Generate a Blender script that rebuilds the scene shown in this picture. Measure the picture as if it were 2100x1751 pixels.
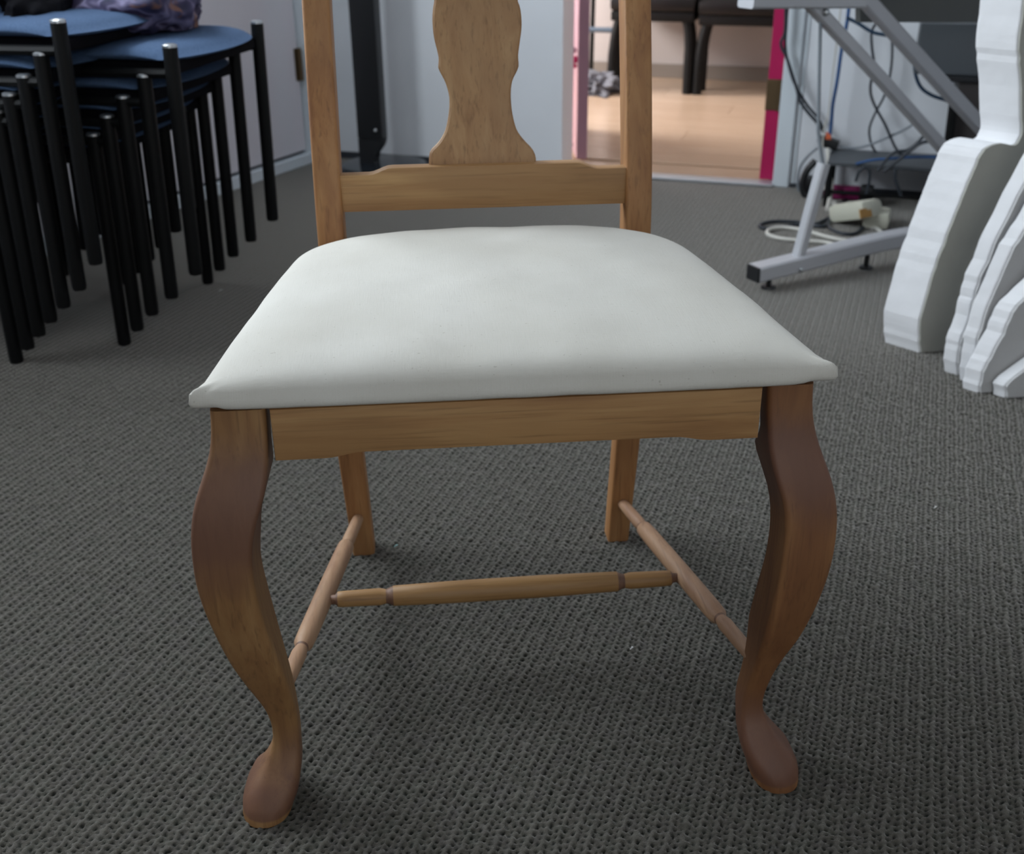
import bpy, bmesh, math, random
import numpy as np
from mathutils import Vector, Matrix, noise as mn

random.seed(7)
for o in list(bpy.data.objects): bpy.data.objects.remove(o)
scene = bpy.context.scene
COL = scene.collection

# ------------------------------------------------------------------ camera
FPX, PITCH, ROLL, CH = 2236.4, math.radians(26.12), math.radians(-0.62), 0.8161
cam = bpy.data.cameras.new('camera'); camo = bpy.data.objects.new('camera', cam); COL.objects.link(camo)
cam.sensor_fit = 'HORIZONTAL'; cam.sensor_width = 36.0; cam.lens = FPX / 2100 * 36.0
cam.clip_start = 0.02
fwd = Vector((0, math.cos(PITCH), -math.sin(PITCH))); upv = Vector((0, math.sin(PITCH), math.cos(PITCH))); rgt = Vector((1, 0, 0))
ca, sa = math.cos(ROLL), math.sin(ROLL)
# image right/up axes after roll
R_ = rgt * ca + upv * sa
U_ = upv * ca - rgt * sa
camo.matrix_world = Matrix(((R_.x, U_.x, -fwd.x, 0), (R_.y, U_.y, -fwd.y, 0), (R_.z, U_.z, -fwd.z, CH), (0, 0, 0, 1)))
cam.dof.use_dof = True; cam.dof.focus_distance = 1.0; cam.dof.aperture_fstop = 8.0
scene.camera = camo

# ------------------------------------------------------------------ world, lights, exposure
W = bpy.data.worlds.new('world'); scene.world = W; W.use_nodes = True
W.node_tree.nodes['Background'].inputs[0].default_value = (0.75, 0.85, 1.0, 1)
W.node_tree.nodes['Background'].inputs[1].default_value = 0.6
vs = scene.view_settings; vs.view_transform = 'Standard'; vs.look = 'None'; vs.gamma = 1.0; vs.use_curve_mapping = False
vs.exposure = 0.12

def area_light(name, loc, target, sx, sy, power, color, spread=180):
    l = bpy.data.lights.new(name, 'AREA'); l.shape = 'RECTANGLE'; l.size = sx; l.size_y = sy
    l.energy = power; l.color = color; l.spread = math.radians(spread)
    o = bpy.data.objects.new(name, l); COL.objects.link(o); o.location = loc
    d = Vector(target) - Vector(loc); o.rotation_euler = d.to_track_quat('-Z', 'Y').to_euler()
    return o
# daylight through the window in the left wall, above the stacked chairs
area_light('window_daylight', (-1.481, 2.047, 1.585), (-0.587, 1.600, 1.585), 1.7, 1.03, 68, (0.86, 0.935, 1.0))
# added fill light behind the camera, brightens the faces turned towards it
area_light('rear_fill_light', (0.6, -2.36, 1.65), (0.6, 0.0, 1.65), 2.1, 1.0, 17, (1.0, 0.98, 0.94))
# daylight through the window of the room beyond the doorway
area_light('far_room_daylight', (-1.36, 5.25, 1.5), (0.6, 4.59, 1.5), 1.2, 1.1, 120, (1.0, 0.96, 0.93))

# ------------------------------------------------------------------ measuring helpers
def ray(px, py):
    X = (px - 1050) / FPX; Y = -(py - 875.5) / FPX
    return fwd + R_ * X + U_ * Y
CAM = Vector((0, 0, CH))
def ground(px, py, z=0.0):
    r = ray(px, py); return CAM + r * ((z - CH) / r.z)
def vplane(px, py, p, n):
    r = ray(px, py); n = Vector(n); return CAM + r * ((Vector(p) - CAM).dot(n) / r.dot(n))
def project(P):
    d = Vector(P) - CAM; k = d.dot(fwd)
    return (1050 + d.dot(R_) / k * FPX, 875.5 - d.dot(U_) / k * FPX)

# ------------------------------------------------------------------ object helpers
def link(name, me, mat=None, parent=None, smooth=False, kind=None):
    o = bpy.data.objects.new(name, me); COL.objects.link(o)
    if mat and not me.materials: me.materials.append(mat)
    if parent: o.parent = parent
    if smooth:
        me.polygons.foreach_set('use_smooth', [True] * len(me.polygons))
        if smooth != 'all': 
            me.set_sharp_from_angle(angle=math.radians(smooth if smooth is not True else 38))
    if kind: o['kind'] = kind
    return o
def obj(name, bm, mat=None, parent=None, smooth=False, kind=None):
    bmesh.ops.recalc_face_normals(bm, faces=bm.faces)
    me = bpy.data.meshes.new(name); bm.to_mesh(me); bm.free()
    return link(name, me, mat, parent, smooth, kind)
def thing(name, label, cat, loc=(0, 0, 0), rz=0.0, group=None):
    o = bpy.data.objects.new(name, None); COL.objects.link(o); o.location = loc; o.rotation_euler = (0, 0, rz)
    o.empty_display_size = 0.05
    return tag(o, label, cat, group)
def tag(o, label, cat, group=None):
    o['label'] = label; o['category'] = cat
    if group: o['group'] = group
    return o
def dup(root, loc, label):
    r = root.copy(); COL.objects.link(r); r.location = loc; r['label'] = label
    for ch in list(root.children):
        c = ch.copy(); COL.objects.link(c); c.parent = r
        for g in ch.children:
            d = g.copy(); COL.objects.link(d); d.parent = c
    return r
def box(bm, lo, hi, bev=0.0, M=None):
    t = bmesh.new()
    bmesh.ops.create_cube(t, size=1.0)
    for v in t.verts:
        v.co = Vector(((lo[i] + hi[i]) / 2 + v.co[i] * (hi[i] - lo[i]) for i in range(3)))
    if bev > 0:
        bmesh.ops.bevel(t, geom=list(t.edges), offset=bev, segments=2, profile=0.6, affect='EDGES')
    if M is not None: t.transform(M)
    me = bpy.data.meshes.new('t'); t.to_mesh(me); t.free(); bm.from_mesh(me); bpy.data.meshes.remove(me)
    return bm
def spline(pts, n=6):
    P = [Vector(p) for p in pts]
    if len(P) < 3: return P
    out = []
    Q = [P[0] * 2 - P[1]] + P + [P[-1] * 2 - P[-2]]
    for i in range(1, len(Q) - 2):
        a, b, c, d = Q[i - 1], Q[i], Q[i + 1], Q[i + 2]
        for k in range(n):
            t = k / n
            out.append(0.5 * ((2 * b) + (c - a) * t + (2 * a - 5 * b + 4 * c - d) * t * t + (3 * b - a - 3 * c + d) * t ** 3))
    out.append(P[-1]); return out
def tube(bm, pts, rad, seg=8, caps=True):
    """round section swept along pts; rad a number or one per point"""
    P = [Vector(p) for p in pts]; n = len(P)
    rads = rad if hasattr(rad, '__len__') else [rad] * n
    rings = []; prev = None
    for i in range(n):
        t = (P[min(i + 1, n - 1)] - P[max(i - 1, 0)])
        if t.length < 1e-9: t = Vector((0, 0, 1))
        t.normalize()
        if prev is None:
            a = Vector((0, 0, 1)) if abs(t.z) < 0.9 else Vector((1, 0, 0)); x = t.cross(a).normalized()
        else:
            x = (prev - t * prev.dot(t)).normalized()
        prev = x; y = t.cross(x)
        rings.append([bm.verts.new(P[i] + (x * math.cos(2 * math.pi * k / seg) + y * math.sin(2 * math.pi * k / seg)) * rads[i]) for k in range(seg)])
    for i in range(n - 1):
        for k in range(seg):
            bm.faces.new((rings[i][k], rings[i][(k + 1) % seg], rings[i + 1][(k + 1) % seg], rings[i + 1][k]))
    if caps:
        bm.faces.new(rings[0][::-1]); bm.faces.new(rings[-1])
    return bm
def loft(bm, rings, caps=True):
    R = [[bm.verts.new(p) for p in r] for r in rings]; m = len(R[0])
    for i in range(len(R) - 1):
        for k in range(m):
            bm.faces.new((R[i][k], R[i][(k + 1) % m], R[i + 1][(k + 1) % m], R[i + 1][k]))
    if caps:
        bm.faces.new(R[0][::-1]); bm.faces.new(R[-1])
    return bm
def prism(bm, front, off, bev=0.0):
    """closed outline 'front' (list of 3D points) extruded by vector off"""
    t = bmesh.new(); off = Vector(off)
    a = [t.verts.new(p) for p in front]; b = [t.verts.new(Vector(p) + off) for p in front]
    n = len(a)
    fa = t.faces.new(a); fb = t.faces.new(b[::-1])
    for i in range(n): t.faces.new((a[i], b[i], b[(i + 1) % n], a[(i + 1) % n]))
    bmesh.ops.recalc_face_normals(t, faces=t.faces)
    for f in t.faces: f.normal_update()
    if bev > 0:
        es = [e for f in (fa, fb) for e in f.edges]
        bmesh.ops.bevel(t, geom=es, offset=bev, segments=2, profile=0.6, affect='EDGES')
    for f in t.faces: f.normal_update()
    bmesh.ops.triangulate(t, faces=[f for f in t.faces if len(f.verts) > 4])
    me = bpy.data.meshes.new('t'); t.to_mesh(me); t.free(); bm.from_mesh(me); bpy.data.meshes.remove(me)
    return bm

# ------------------------------------------------------------------ materials
def mat(name, color, rough=0.6, metal=0.0, spec=0.5):
    m = bpy.data.materials.new(name); m.use_nodes = True
    b = m.node_tree.nodes['Principled BSDF']
    b.inputs['Base Color'].default_value = (*color, 1); b.inputs['Roughness'].default_value = rough
    b.inputs['Metallic'].default_value = metal; b.inputs['Specular IOR Level'].default_value = spec
    return m
class N:
    """tiny node wiring helper"""
    def __init__(s, m): s.nt = m.node_tree; s.b = s.nt.nodes['Principled BSDF']
    def new(s, t, **kw):
        n = s.nt.nodes.new(t)
        for k, v in kw.items(): setattr(n, k, v)
        return n
    def set(s, n, i, v):
        if hasattr(v, 'is_output') or isinstance(v, bpy.types.NodeSocket): s.nt.links.new(v, n.inputs[i])
        else: n.inputs[i].default_value = v
    def coord(s, kind='Object'): return s.new('ShaderNodeTexCoord').outputs[kind]
    def mapping(s, vec, scale=(1, 1, 1), rot=(0, 0, 0), loc=(0, 0, 0)):
        n = s.new('ShaderNodeMapping'); s.set(n, 0, vec); n.inputs['Scale'].default_value = scale
        n.inputs['Rotation'].default_value = rot; n.inputs['Location'].default_value = loc; return n.outputs[0]
    def noise(s, vec, scale, detail=3, rough=0.5, dist=0.0):
        n = s.new('ShaderNodeTexNoise'); s.set(n, 'Vector', vec); s.set(n, 'Scale', scale); s.set(n, 'Detail', detail)
        s.set(n, 'Roughness', rough); s.set(n, 'Distortion', dist); return n.outputs['Fac']
    def math(s, op, a, b=0.0, c=0.0, clamp=False):
        n = s.new('ShaderNodeMath', operation=op, use_clamp=clamp); s.set(n, 0, a); s.set(n, 1, b); s.set(n, 2, c); return n.outputs[0]
    def ramp(s, fac, stops, interp='LINEAR'):
        n = s.new('ShaderNodeValToRGB'); s.set(n, 0, fac); r = n.color_ramp; r.interpolation = interp
        while len(r.elements) < len(stops): r.elements.new(0.5)
        for e, (p, c) in zip(r.elements, stops):
            e.position = p; e.color = (*c, 1) if len(c) == 3 else c
        return n.outputs[0]
    def mix(s, f, a, b, mode='MIX'):
        n = s.new('ShaderNodeMix', data_type='RGBA', blend_type=mode)
        s.set(n, 0, f); s.set(n, 6, a if isinstance(a, bpy.types.NodeSocket) else (*a, 1)); s.set(n, 7, b if isinstance(b, bpy.types.NodeSocket) else (*b, 1)); return n.outputs[2]
    def sep(s, v):
        n = s.new('ShaderNodeSeparateXYZ'); s.set(n, 0, v); return n.outputs
    def bump(s, h, strength=0.3, dist=0.001):
        n = s.new('ShaderNodeBump'); s.set(n, 'Height', h); s.set(n, 'Strength', strength); s.set(n, 'Distance', dist)
        s.nt.links.new(n.outputs[0], s.b.inputs['Normal'])
    def color(s, c): s.nt.links.new(c, s.b.inputs['Base Color'])
    def rough(s, c): s.nt.links.new(c, s.b.inputs['Roughness'])

def wood(name, axis, light, mid, dark, stain=None, seed=0.0, rough=0.55):
    """axis: grain direction 0/1/2; stain: (colour, list of (z, halfwidth)) old darker stain left on the wood"""
    m = mat(name, mid, rough); n = N(m); co = n.coord()
    sc = [42, 42, 42]; sc[axis] = 3.2
    sc2 = [260, 260, 260]; sc2[axis] = 9
    sc3 = [9, 9, 9]; sc3[axis] = 3.5
    loc = (seed, seed * 1.7, seed * .6)
    g = n.noise(n.mapping(co, sc, loc=loc), 1.0, 4, 0.6, 0.6)
    f = n.noise(n.mapping(co, sc2, loc=loc), 1.0, 2, 0.6, 0.2)
    p = n.noise(n.mapping(co, sc3, loc=loc), 1.6, 3, 0.5, 0.4)
    c = n.ramp(g, [(0.3, dark), (0.5, mid), (0.72, light)])
    c = n.mix(n.math('MULTIPLY', n.ramp(f, [(0.30, (1, 1, 1)), (0.46, (0, 0, 0))]), 0.42), c, tuple(x * .42 for x in dark))
    c = n.mix(n.ramp(p, [(0.38, (0.55, 0.55, 0.55)), (0.62, (0, 0, 0))]), c, tuple(x * 0.80 for x in mid))
    if stain:
        z = n.sep(co)[2]; tot = None
        wob = n.math('MULTIPLY', n.math('SUBTRACT', n.noise(n.mapping(co, (14, 14, 9), loc=loc), 1.0, 3), 0.5), 0.10)
        for zc, hw in stain[1]:
            d = n.math('ABSOLUTE', n.math('SUBTRACT', n.math('ADD', z, wob), zc))
            k = n.math('SUBTRACT', 1.0, n.math('DIVIDE', d, hw), clamp=True)
            k = n.math('SMOOTH_MIN', n.math('MULTIPLY', k, 1.6), 0.85, 0.3)
            tot = k if tot is None else n.math('MAXIMUM', tot, k)
        tot = n.math('MULTIPLY', tot, n.math('MULTIPLY', n.math('SUBTRACT', n.math('ADD', z, n.math('MULTIPLY', wob, 0.06)), 0.006), 400.0, clamp=True))
        c = n.mix(tot, c, n.mix(g, stain[0], tuple(x * 1.5 for x in stain[0])))
    n.color(c)
    n.rough(n.math('ADD', n.math('MULTIPLY', p, 0.25), rough - 0.10))
    n.bump(n.math('ADD', g, n.math('MULTIPLY', f, 0.6)), 0.22, 0.0008)
    return m

WL, WM, WD = (0.47, 0.285, 0.120), (0.37, 0.200, 0.077), (0.26, 0.122, 0.045)
RED = (0.105, 0.046, 0.028)
M_rail = wood('pine_across', 0, WL, WM, WD, seed=1.3)
M_post = wood('pine_upright', 2, (0.44, 0.235, 0.092), (0.34, 0.158, 0.055), (0.23, 0.095, 0.032), seed=5.1)
M_splat = wood('pine_splat', 2, (0.44, 0.27, 0.13), (0.36, 0.20, 0.088), (0.27, 0.135, 0.056), seed=8.4)
M_leg = wood('pine_leg', 2, (0.34, 0.19, 0.075), (0.25, 0.125, 0.045), (0.17, 0.075, 0.027), stain=(RED, [(0.345, 0.075), (0.0, 0.085)]), seed=3.7)
M_legr = wood('pine_leg_reddish', 2, (0.30, 0.145, 0.055), (0.215, 0.092, 0.034), (0.14, 0.052, 0.02), stain=(RED, [(0.36, 0.06), (0.0, 0.10)]), seed=6.9)
M_turn = wood('pine_turned', 1, (0.50, 0.33, 0.20), (0.38, 0.22, 0.125), (0.24, 0.12, 0.066), seed=2.2)
M_turnx = wood('pine_turned_across', 0, (0.42, 0.25, 0.10), (0.32, 0.17, 0.06), (0.20, 0.09, 0.035), seed=4.2)

M_groove = wood('stained_groove', 1, (0.24, 0.13, 0.075), (0.16, 0.08, 0.048), (0.10, 0.048, 0.03), seed=1.9)
def fabric():
    m = mat('calico', (0.72, 0.715, 0.67), 0.93, spec=0.2); n = N(m); co = n.coord()
    s = n.sep(co)
    wx = n.math('SINE', n.math('MULTIPLY', s[0], 2 * math.pi / 0.0011)); wy = n.math('SINE', n.math('MULTIPLY', s[1], 2 * math.pi / 0.0011))
    weave = n.math('MULTIPLY', wx, wy)
    slub = n.noise(n.mapping(co, (60, 900, 60)), 1.0, 2)
    slub2 = n.noise(n.mapping(co, (900, 60, 60)), 1.0, 2)
    big = n.noise(co, 9, 3)
    fl = n.noise(n.mapping(co, (260, 420, 260)), 1.0, 1)
    c = n.ramp(big, [(0.3, (0.55, 0.532, 0.478)), (0.7, (0.60, 0.585, 0.535))])
    c = n.mix(n.math('MULTIPLY', n.ramp(fl, [(0.22, (1, 1, 1)), (0.27, (0, 0, 0))]), 0.45), c, (0.30, 0.27, 0.22))
    n.color(c)
    h = n.math('ADD', n.math('MULTIPLY', weave, 0.2), n.math('ADD', slub, slub2))
    n.bump(h, 0.25, 0.0006)
    m.node_tree.nodes['Principled BSDF'].inputs['Sheen Weight'].default_value = 0.1
    return m
M_calico = fabric()

RIB = math.radians(20.0)      # the loop rows run square to the back wall
PA, PB = 0.0070, 0.0080
def carpet():
    m = mat('loop_carpet', (0.1, 0.1, 0.095), 0.95, spec=0.12); n = N(m)
    co = n.new('ShaderNodeNewGeometry').outputs['Position']
    r = n.mapping(co, (1, 1, 1), rot=(0, 0, RIB)); s = n.sep(r)
    jit = n.math('MULTIPLY', n.math('SUBTRACT', n.noise(co, 90, 2), 0.5), 0.006)
    a = n.math('ADD', s[0], jit); b = n.math('ADD', s[1], jit)
    A = n.math('COSINE', n.math('MULTIPLY', a, 2 * math.pi / PA)); R2 = n.math('COSINE', n.math('MULTIPLY', a, math.pi / PA))
    B = n.math('COSINE', n.math('MULTIPLY', b, 2 * math.pi / PB))
    pat = n.math('ADD', n.math('MULTIPLY', n.math('ADD', A, B), 0.25), n.math('MULTIPLY', R2, 0.30))
    fib = n.noise(co, 700, 3, 0.7); fl = n.noise(n.mapping(co, (1, 1, 1)), 130, 2)
    y = n.sep(co)[1]
    far = n.math('SMOOTHSTEP' if False else 'MULTIPLY', n.math('SUBTRACT', y, 1.75), 3.0, clamp=True)
    h = n.math('ADD', n.math('MULTIPLY', n.math('MULTIPLY', pat, far), 1.0), n.math('MULTIPLY', fib, 0.45))
    n.bump(h, 0.9, 0.0022)
    hue = n.noise(co, 38, 3, 0.6)
    c = n.ramp(hue, [(0.30, (0.036, 0.040, 0.031)), (0.50, (0.047, 0.042, 0.034)), (0.70, (0.043, 0.037, 0.038))])
    c = n.mix(n.math('MULTIPLY', fib, 0.8), c, (0.112, 0.106, 0.090))
    c = n.mix(n.math('MULTIPLY', n.ramp(fl, [(0.35, (1, 1, 1)), (0.5, (0, 0, 0))]), 0.35), c, (0.026, 0.026, 0.022))
    # shade in the holes between the loops, painted in as darker colour
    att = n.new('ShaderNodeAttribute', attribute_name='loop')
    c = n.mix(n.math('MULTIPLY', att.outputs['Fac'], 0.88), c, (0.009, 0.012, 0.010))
    att2 = n.new('ShaderNodeAttribute', attribute_name='rib')
    c = n.mix(n.math('MULTIPLY', att2.outputs['Fac'], 0.65), c, (0.150, 0.142, 0.122))
    c = n.mix(n.math('MULTIPLY', n.math('MULTIPLY', n.math('SUBTRACT', pat, 0.25, clamp=True), far), 1.3), c, (0.17, 0.16, 0.135))
    far_hole_shade = n.math('MULTIPLY', n.math('MULTIPLY', n.math('SUBTRACT', 0.35, pat, clamp=True), far), 0.45)
    c = n.mix(far_hole_shade, c, (0.026, 0.025, 0.022))  # hole shade painted into the far, unmodelled loops as well
    n.b.inputs['Sheen Weight'].default_value = 0.68; n.b.inputs['Sheen Roughness'].default_value = 0.35; n.b.inputs['Sheen Tint'].default_value = (1, 0.97, 0.92, 1)
    n.color(c); return m
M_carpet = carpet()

def paint(name, c, var=0.05, rough=0.6):
    m = mat(name, c, rough, spec=0.3); n = N(m); co = n.coord()
    f = n.noise(co, 2.2, 4); n.color(n.ramp(f, [(0.3, tuple(x * (1 - var) for x in c)), (0.7, tuple(min(1, x * (1 + var)) for x in c))]))
    n.bump(n.noise(co, 160, 3), 0.15, 0.0006); return m
M_wall = paint('wall_paint', (0.80, 0.83, 0.87))
M_door = paint('door_paint', (0.74, 0.72, 0.77), rough=0.4)
M_trim = paint('trim_gloss', (0.72, 0.79, 0.84), rough=0.35)
M_ceil = paint('ceiling_paint', (0.75, 0.76, 0.77))
M_far = paint('far_wall_paint', (0.55, 0.51, 0.50))
M_skirt = paint('grey_skirting', (0.27, 0.24, 0.215), rough=0.45)
M_thr = mat('threshold_metal', (0.55, 0.58, 0.62), 0.35, 0.6)
M_darkgap = mat('skirting_and_gap_shade', (0.03, 0.035, 0.045), 0.6)
M_mag = paint('magenta_gloss', (0.46, 0.018, 0.10), rough=0.3)
M_pink = paint('pale_pink_gloss', (0.42, 0.24, 0.30), rough=0.35)
M_brass = mat('aged_brass', (0.16, 0.11, 0.06), 0.45, 0.8)
M_black = mat('black_metal', (0.004, 0.0045, 0.005), 0.5, 0.0, 0.22)
M_cap = mat('steel_glide', (0.55, 0.58, 0.6), 0.3, 0.9)
M_plast = mat('black_plastic', (0.012, 0.013, 0.015), 0.4)
M_leather = mat('black_leather', (0.006, 0.0055, 0.006), 0.4, spec=0.3)
M_silver = mat('grey_powder_coat', (0.50, 0.51, 0.54), 0.45, 0.2)
M_cab_b = mat('black_cable', (0.025, 0.032, 0.042), 0.5)
M_cab_g = mat('grey_cable', (0.24, 0.27, 0.30), 0.5)
M_cab_blue = mat('blue_cable', (0.02, 0.09, 0.26), 0.5)
M_cab_w = mat('white_cable', (0.62, 0.61, 0.56), 0.5)
M_cream = mat('cream_plastic', (0.60, 0.60, 0.50), 0.45)
M_orange = mat('orange_plastic', (0.75, 0.16, 0.06), 0.5)
M_amber = mat('amber_label', (0.45, 0.24, 0.06), 0.5)
M_dgrey = mat('dark_grey_laminate', (0.07, 0.08, 0.09), 0.5)
M_dpanel = mat('grey_panel', (0.11, 0.115, 0.11), 0.6)
M_dbrown = mat('dark_brown_board', (0.035, 0.030, 0.029), 0.6)
M_crystal = mat('crystal', (0.75, 0.8, 0.9), 0.12, 0.5)

def blue_cloth():
    m = mat('blue_upholstery', (0.05, 0.10, 0.21), 0.9, spec=0.2); n = N(m); co = n.coord()
    f = n.noise(co, 380, 2); g = n.noise(co, 14, 3)
    c = n.ramp(f, [(0.3, (0.04, 0.075, 0.15)), (0.7, (0.075, 0.125, 0.22))]); n.color(n.mix(n.math('MULTIPLY', g, 0.3), c, (0.05, 0.085, 0.15)))
    n.bump(f, 0.3, 0.0008); return m
M_blue = blue_cloth()
def foam(name, c):
    m = mat(name, c, 0.75, spec=0.25); n = N(m); co = n.coord()
    f = n.noise(co, 7, 4); n.color(n.ramp(f, [(0.3, tuple(x * .93 for x in c)), (0.7, tuple(min(1, x * 1.05) for x in c))]))
    n.bump(n.noise(co, 45, 4), 0.35, 0.003); return m
M_foam = foam('white_foam', (0.80, 0.81, 0.83)); M_foamface = foam('grey_board_face', (0.40, 0.40, 0.36)); M_foamface2 = foam('pale_board_face', (0.52, 0.52, 0.52))
def laminate():
    m = mat('laminate_floor', (0.55, 0.38, 0.25), 0.22); n = N(m); co = n.coord()
    r = n.mapping(co, (1, 1, 1)); f = n.noise(n.mapping(r, (3, 60, 3)), 1.0, 4, 0.6, 0.3)
    b = n.noise(n.mapping(r, (1.2, 7, 1)), 1.0, 1)
    c = n.ramp(f, [(0.3, (0.52, 0.37, 0.26)), (0.7, (0.66, 0.50, 0.37))]); n.color(n.mix(n.math('MULTIPLY', b, 0.4), c, (0.56, 0.41, 0.29)))
    oi = n.new('ShaderNodeObjectInfo').outputs['Random']
    lk = m.node_tree.nodes['Principled BSDF'].inputs['Base Color'].links[0].from_socket
    n.color(n.mix(n.math('MULTIPLY', oi, 0.35), lk, (0.42, 0.29, 0.195)))
    return m
M_lam = laminate()
def floral():
    m = mat('floral_fabric', (0.05, 0.04, 0.09), 0.8); n = N(m); co = n.coord()
    a = n.noise(co, 20, 1.5, 0.5, 0.5); b = n.noise(n.mapping(co, (1, 1, 1), loc=(3, 1, 2)), 26, 1, 0.5, 0.3)
    c = n.ramp(a, [(0.36, (0.012, 0.012, 0.045)), (0.5, (0.05, 0.042, 0.10)), (0.58, (0.20, 0.18, 0.30)), (0.66, (0.03, 0.022, 0.06))])
    c = n.mix(n.ramp(b, [(0.60, (0, 0, 0)), (0.68, (0.8, 0.8, 0.8))]), c, (0.24, 0.11, 0.07)); n.color(c); return m
M_floral = floral()
M_blackcloth = mat('black_cloth', (0.004, 0.004, 0.006), 0.9, spec=0.1)
M_greycloth = mat('grey_cloth', (0.16, 0.165, 0.19), 0.9)

# ================================================================== THE ROOM
CR = Vector((-0.62, 3.808, 0)); EB = Vector((0.948, -0.318, 0)).normalized(); NB = Vector((EB.y, -EB.x, 0)).normalized()  # NB points into this room
EL = Vector((-0.447, -0.894, 0)).normalized()     # left wall, from the corner towards the camera side
NL = Vector((0.894, -0.447, 0)).normalized()
def B(a, d, z): return CR + EB * a + NB * d + Vector((0, 0, z))       # along back wall, distance into room
def L(a, d, z): return CR + EL * a + NL * d + Vector((0, 0, z))
def frame_box(bm, F, a0, a1, d0, d1, z0, z1, bev=0.0):
    t = bmesh.new()
    vs_ = [t.verts.new(F(a, d, z)) for z in (z0, z1) for d in (d0, d1) for a in (a0, a1)]
    for q in ((0, 1, 3, 2), (4, 6, 7, 5), (0, 4, 5, 1), (2, 3, 7, 6), (0, 2, 6, 4), (1, 5, 7, 3)): t.faces.new([vs_[i] for i in q])
    bmesh.ops.recalc_face_normals(t, faces=t.faces)
    if bev: bmesh.ops.bevel(t, geom=list(t.edges), offset=bev, segments=2, profile=0.6, affect='EDGES')
    me = bpy.data.meshes.new('t'); t.to_mesh(me); t.free(); bm.from_mesh(me); bpy.data.meshes.remove(me)
    return bm
HC = 2.5
DA0, DA1 = 0.833, 1.508        # doorway in the back wall
TW = 0.13
bm = bmesh.new()
frame_box(bm, B, -0.3, DA0, -TW, 0, 0, HC); frame_box(bm, B, DA1, 4.2, -TW, 0, 0, HC); frame_box(bm, B, DA0, DA1, -TW, 0, 2.05, HC)
wall_back = obj('wall_back', bm, M_wall, kind='structure')
# left wall: closed door near the corner, window further along
WA0, WA1, WZ0, WZ1 = 1.06, 2.86, 1.02, 2.15
bm = bmesh.new()
frame_box(bm, L, -0.2, 0.02, -0.12, 0, 0, HC); frame_box(bm, L, 0.02, 0.98, -0.12, 0, 2.08, HC)
frame_box(bm, L, 0.98, WA0, -0.12, 0, 0, HC); frame_box(bm, L, WA0, WA1, -0.12, 0, 0, WZ0); frame_box(bm, L, WA0, WA1, -0.12, 0, WZ1, HC)
frame_box(bm, L, WA1, 7.0, -0.12, 0, 0, HC)
wall_left = obj('wall_left', bm, M_door, kind='structure')
bm = bmesh.new(); frame_box(bm, lambda a, d, z: Vector((a, d, z)), 3.2, 3.3, -2.6, 3.2, 0, HC)
wall_right = obj('wall_right', bm, M_wall, kind='structure')
bm = bmesh.new(); F0 = lambda a, d, z: Vector((a, d, z))
frame_box(bm, F0, -4.2, -0.5, -2.5, -2.38, 0, HC); frame_box(bm, F0, 1.7, 3.3, -2.5, -2.38, 0, HC)
frame_box(bm, F0, -0.5, 1.7, -2.5, -2.38, 0, 1.1); frame_box(bm, F0, -0.5, 1.7, -2.5, -2.38, 2.2, HC)
wall_front = obj('wall_front', bm, M_wall, kind='structure')
bm = bmesh.new(); box(bm, (-4.5, -2.7, HC), (4.6, 8.2, HC + 0.1)); obj('ceiling', bm, M_ceil, kind='structure')

def window(name, F, a0, a1, z0, z1):
    bm = bmesh.new(); w = 0.05
    frame_box(bm, F, a0, a0 + w, -0.09, -0.03, z0, z1); frame_box(bm, F, a1 - w, a1, -0.09, -0.03, z0, z1)
    frame_box(bm, F, a0 + w, a1 - w, -0.09, -0.03, z0, z0 + w); frame_box(bm, F, a0 + w, a1 - w, -0.09, -0.03, z1 - w, z1)
    mid = (a0 + a1) / 2; frame_box(bm, F, mid - w / 2, mid + w / 2, -0.09, -0.03, z0 + w, z1 - w)
    o = obj(name, bm, M_trim, kind='structure')
    g = bpy.data.materials.get('window_glass')
    if not g:
        g = mat('window_glass', (0.9, 0.95, 1), 0.02); g.node_tree.nodes['Principled BSDF'].inputs['Transmission Weight'].default_value = 1.0
    for x0, x1 in ((a0 + w, mid - w / 2), (mid + w / 2, a1 - w)):
        b2 = bmesh.new(); frame_box(b2, F, x0, x1, -0.064, -0.058, z0 + w, z1 - w); obj('pane', b2, g, o)
window('window_1', L, WA0, WA1, WZ0, WZ1)
window('added_rear_window', lambda a, d, z: Vector((a, -2.38 + d, z)), -0.5, 1.7, 1.1, 2.2)  # unseen window, added to go with the rear fill light

# closed door in the left wall, its frame, sill and hinge
bm = bmesh.new(); frame_box(bm, L, 0.115, 0.94, -0.055, -0.012, 0.045, 2.04, 0.003)
door1 = obj('door_1', bm, M_door, kind='structure')
bm = bmesh.new(); tube(bm, [L(0.118, -0.004, 0.27), L(0.118, -0.004, 0.37)], 0.008, 10)
frame_box(bm, L, 0.105, 0.135, -0.014, -0.009, 0.27, 0.37)
obj('hinge', bm, M_brass, door1, True)
bm = bmesh.new(); frame_box(bm, L, 0.02, 0.105, -0.06, 0.018, 0, 2.1, 0.004); frame_box(bm, L, 0.03, 0.055, 0.018, 0.026, 0, 2.1, 0.003)
frame_box(bm, L, 0.95, 1.03, -0.06, 0.018, 0, 2.1, 0.004); frame_box(bm, L, 0.105, 0.95, -0.06, 0.018, 2.045, 2.1)
obj('trim_1', bm, M_trim, kind='structure')
bm = bmesh.new(); frame_box(bm, L, 0.105, 0.95, -0.06, 0.004, 0, 0.034, 0.002); obj('trim_2', bm, M_trim, kind='structure')   # door sill
bm = bmesh.new(); frame_box(bm, L, 0.105, 0.95, -0.055, -0.03, 0.034, 0.045); obj('door_gap_shade', bm, M_darkgap, kind='structure')  # dark strip painting the shade in the gap under the door
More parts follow.
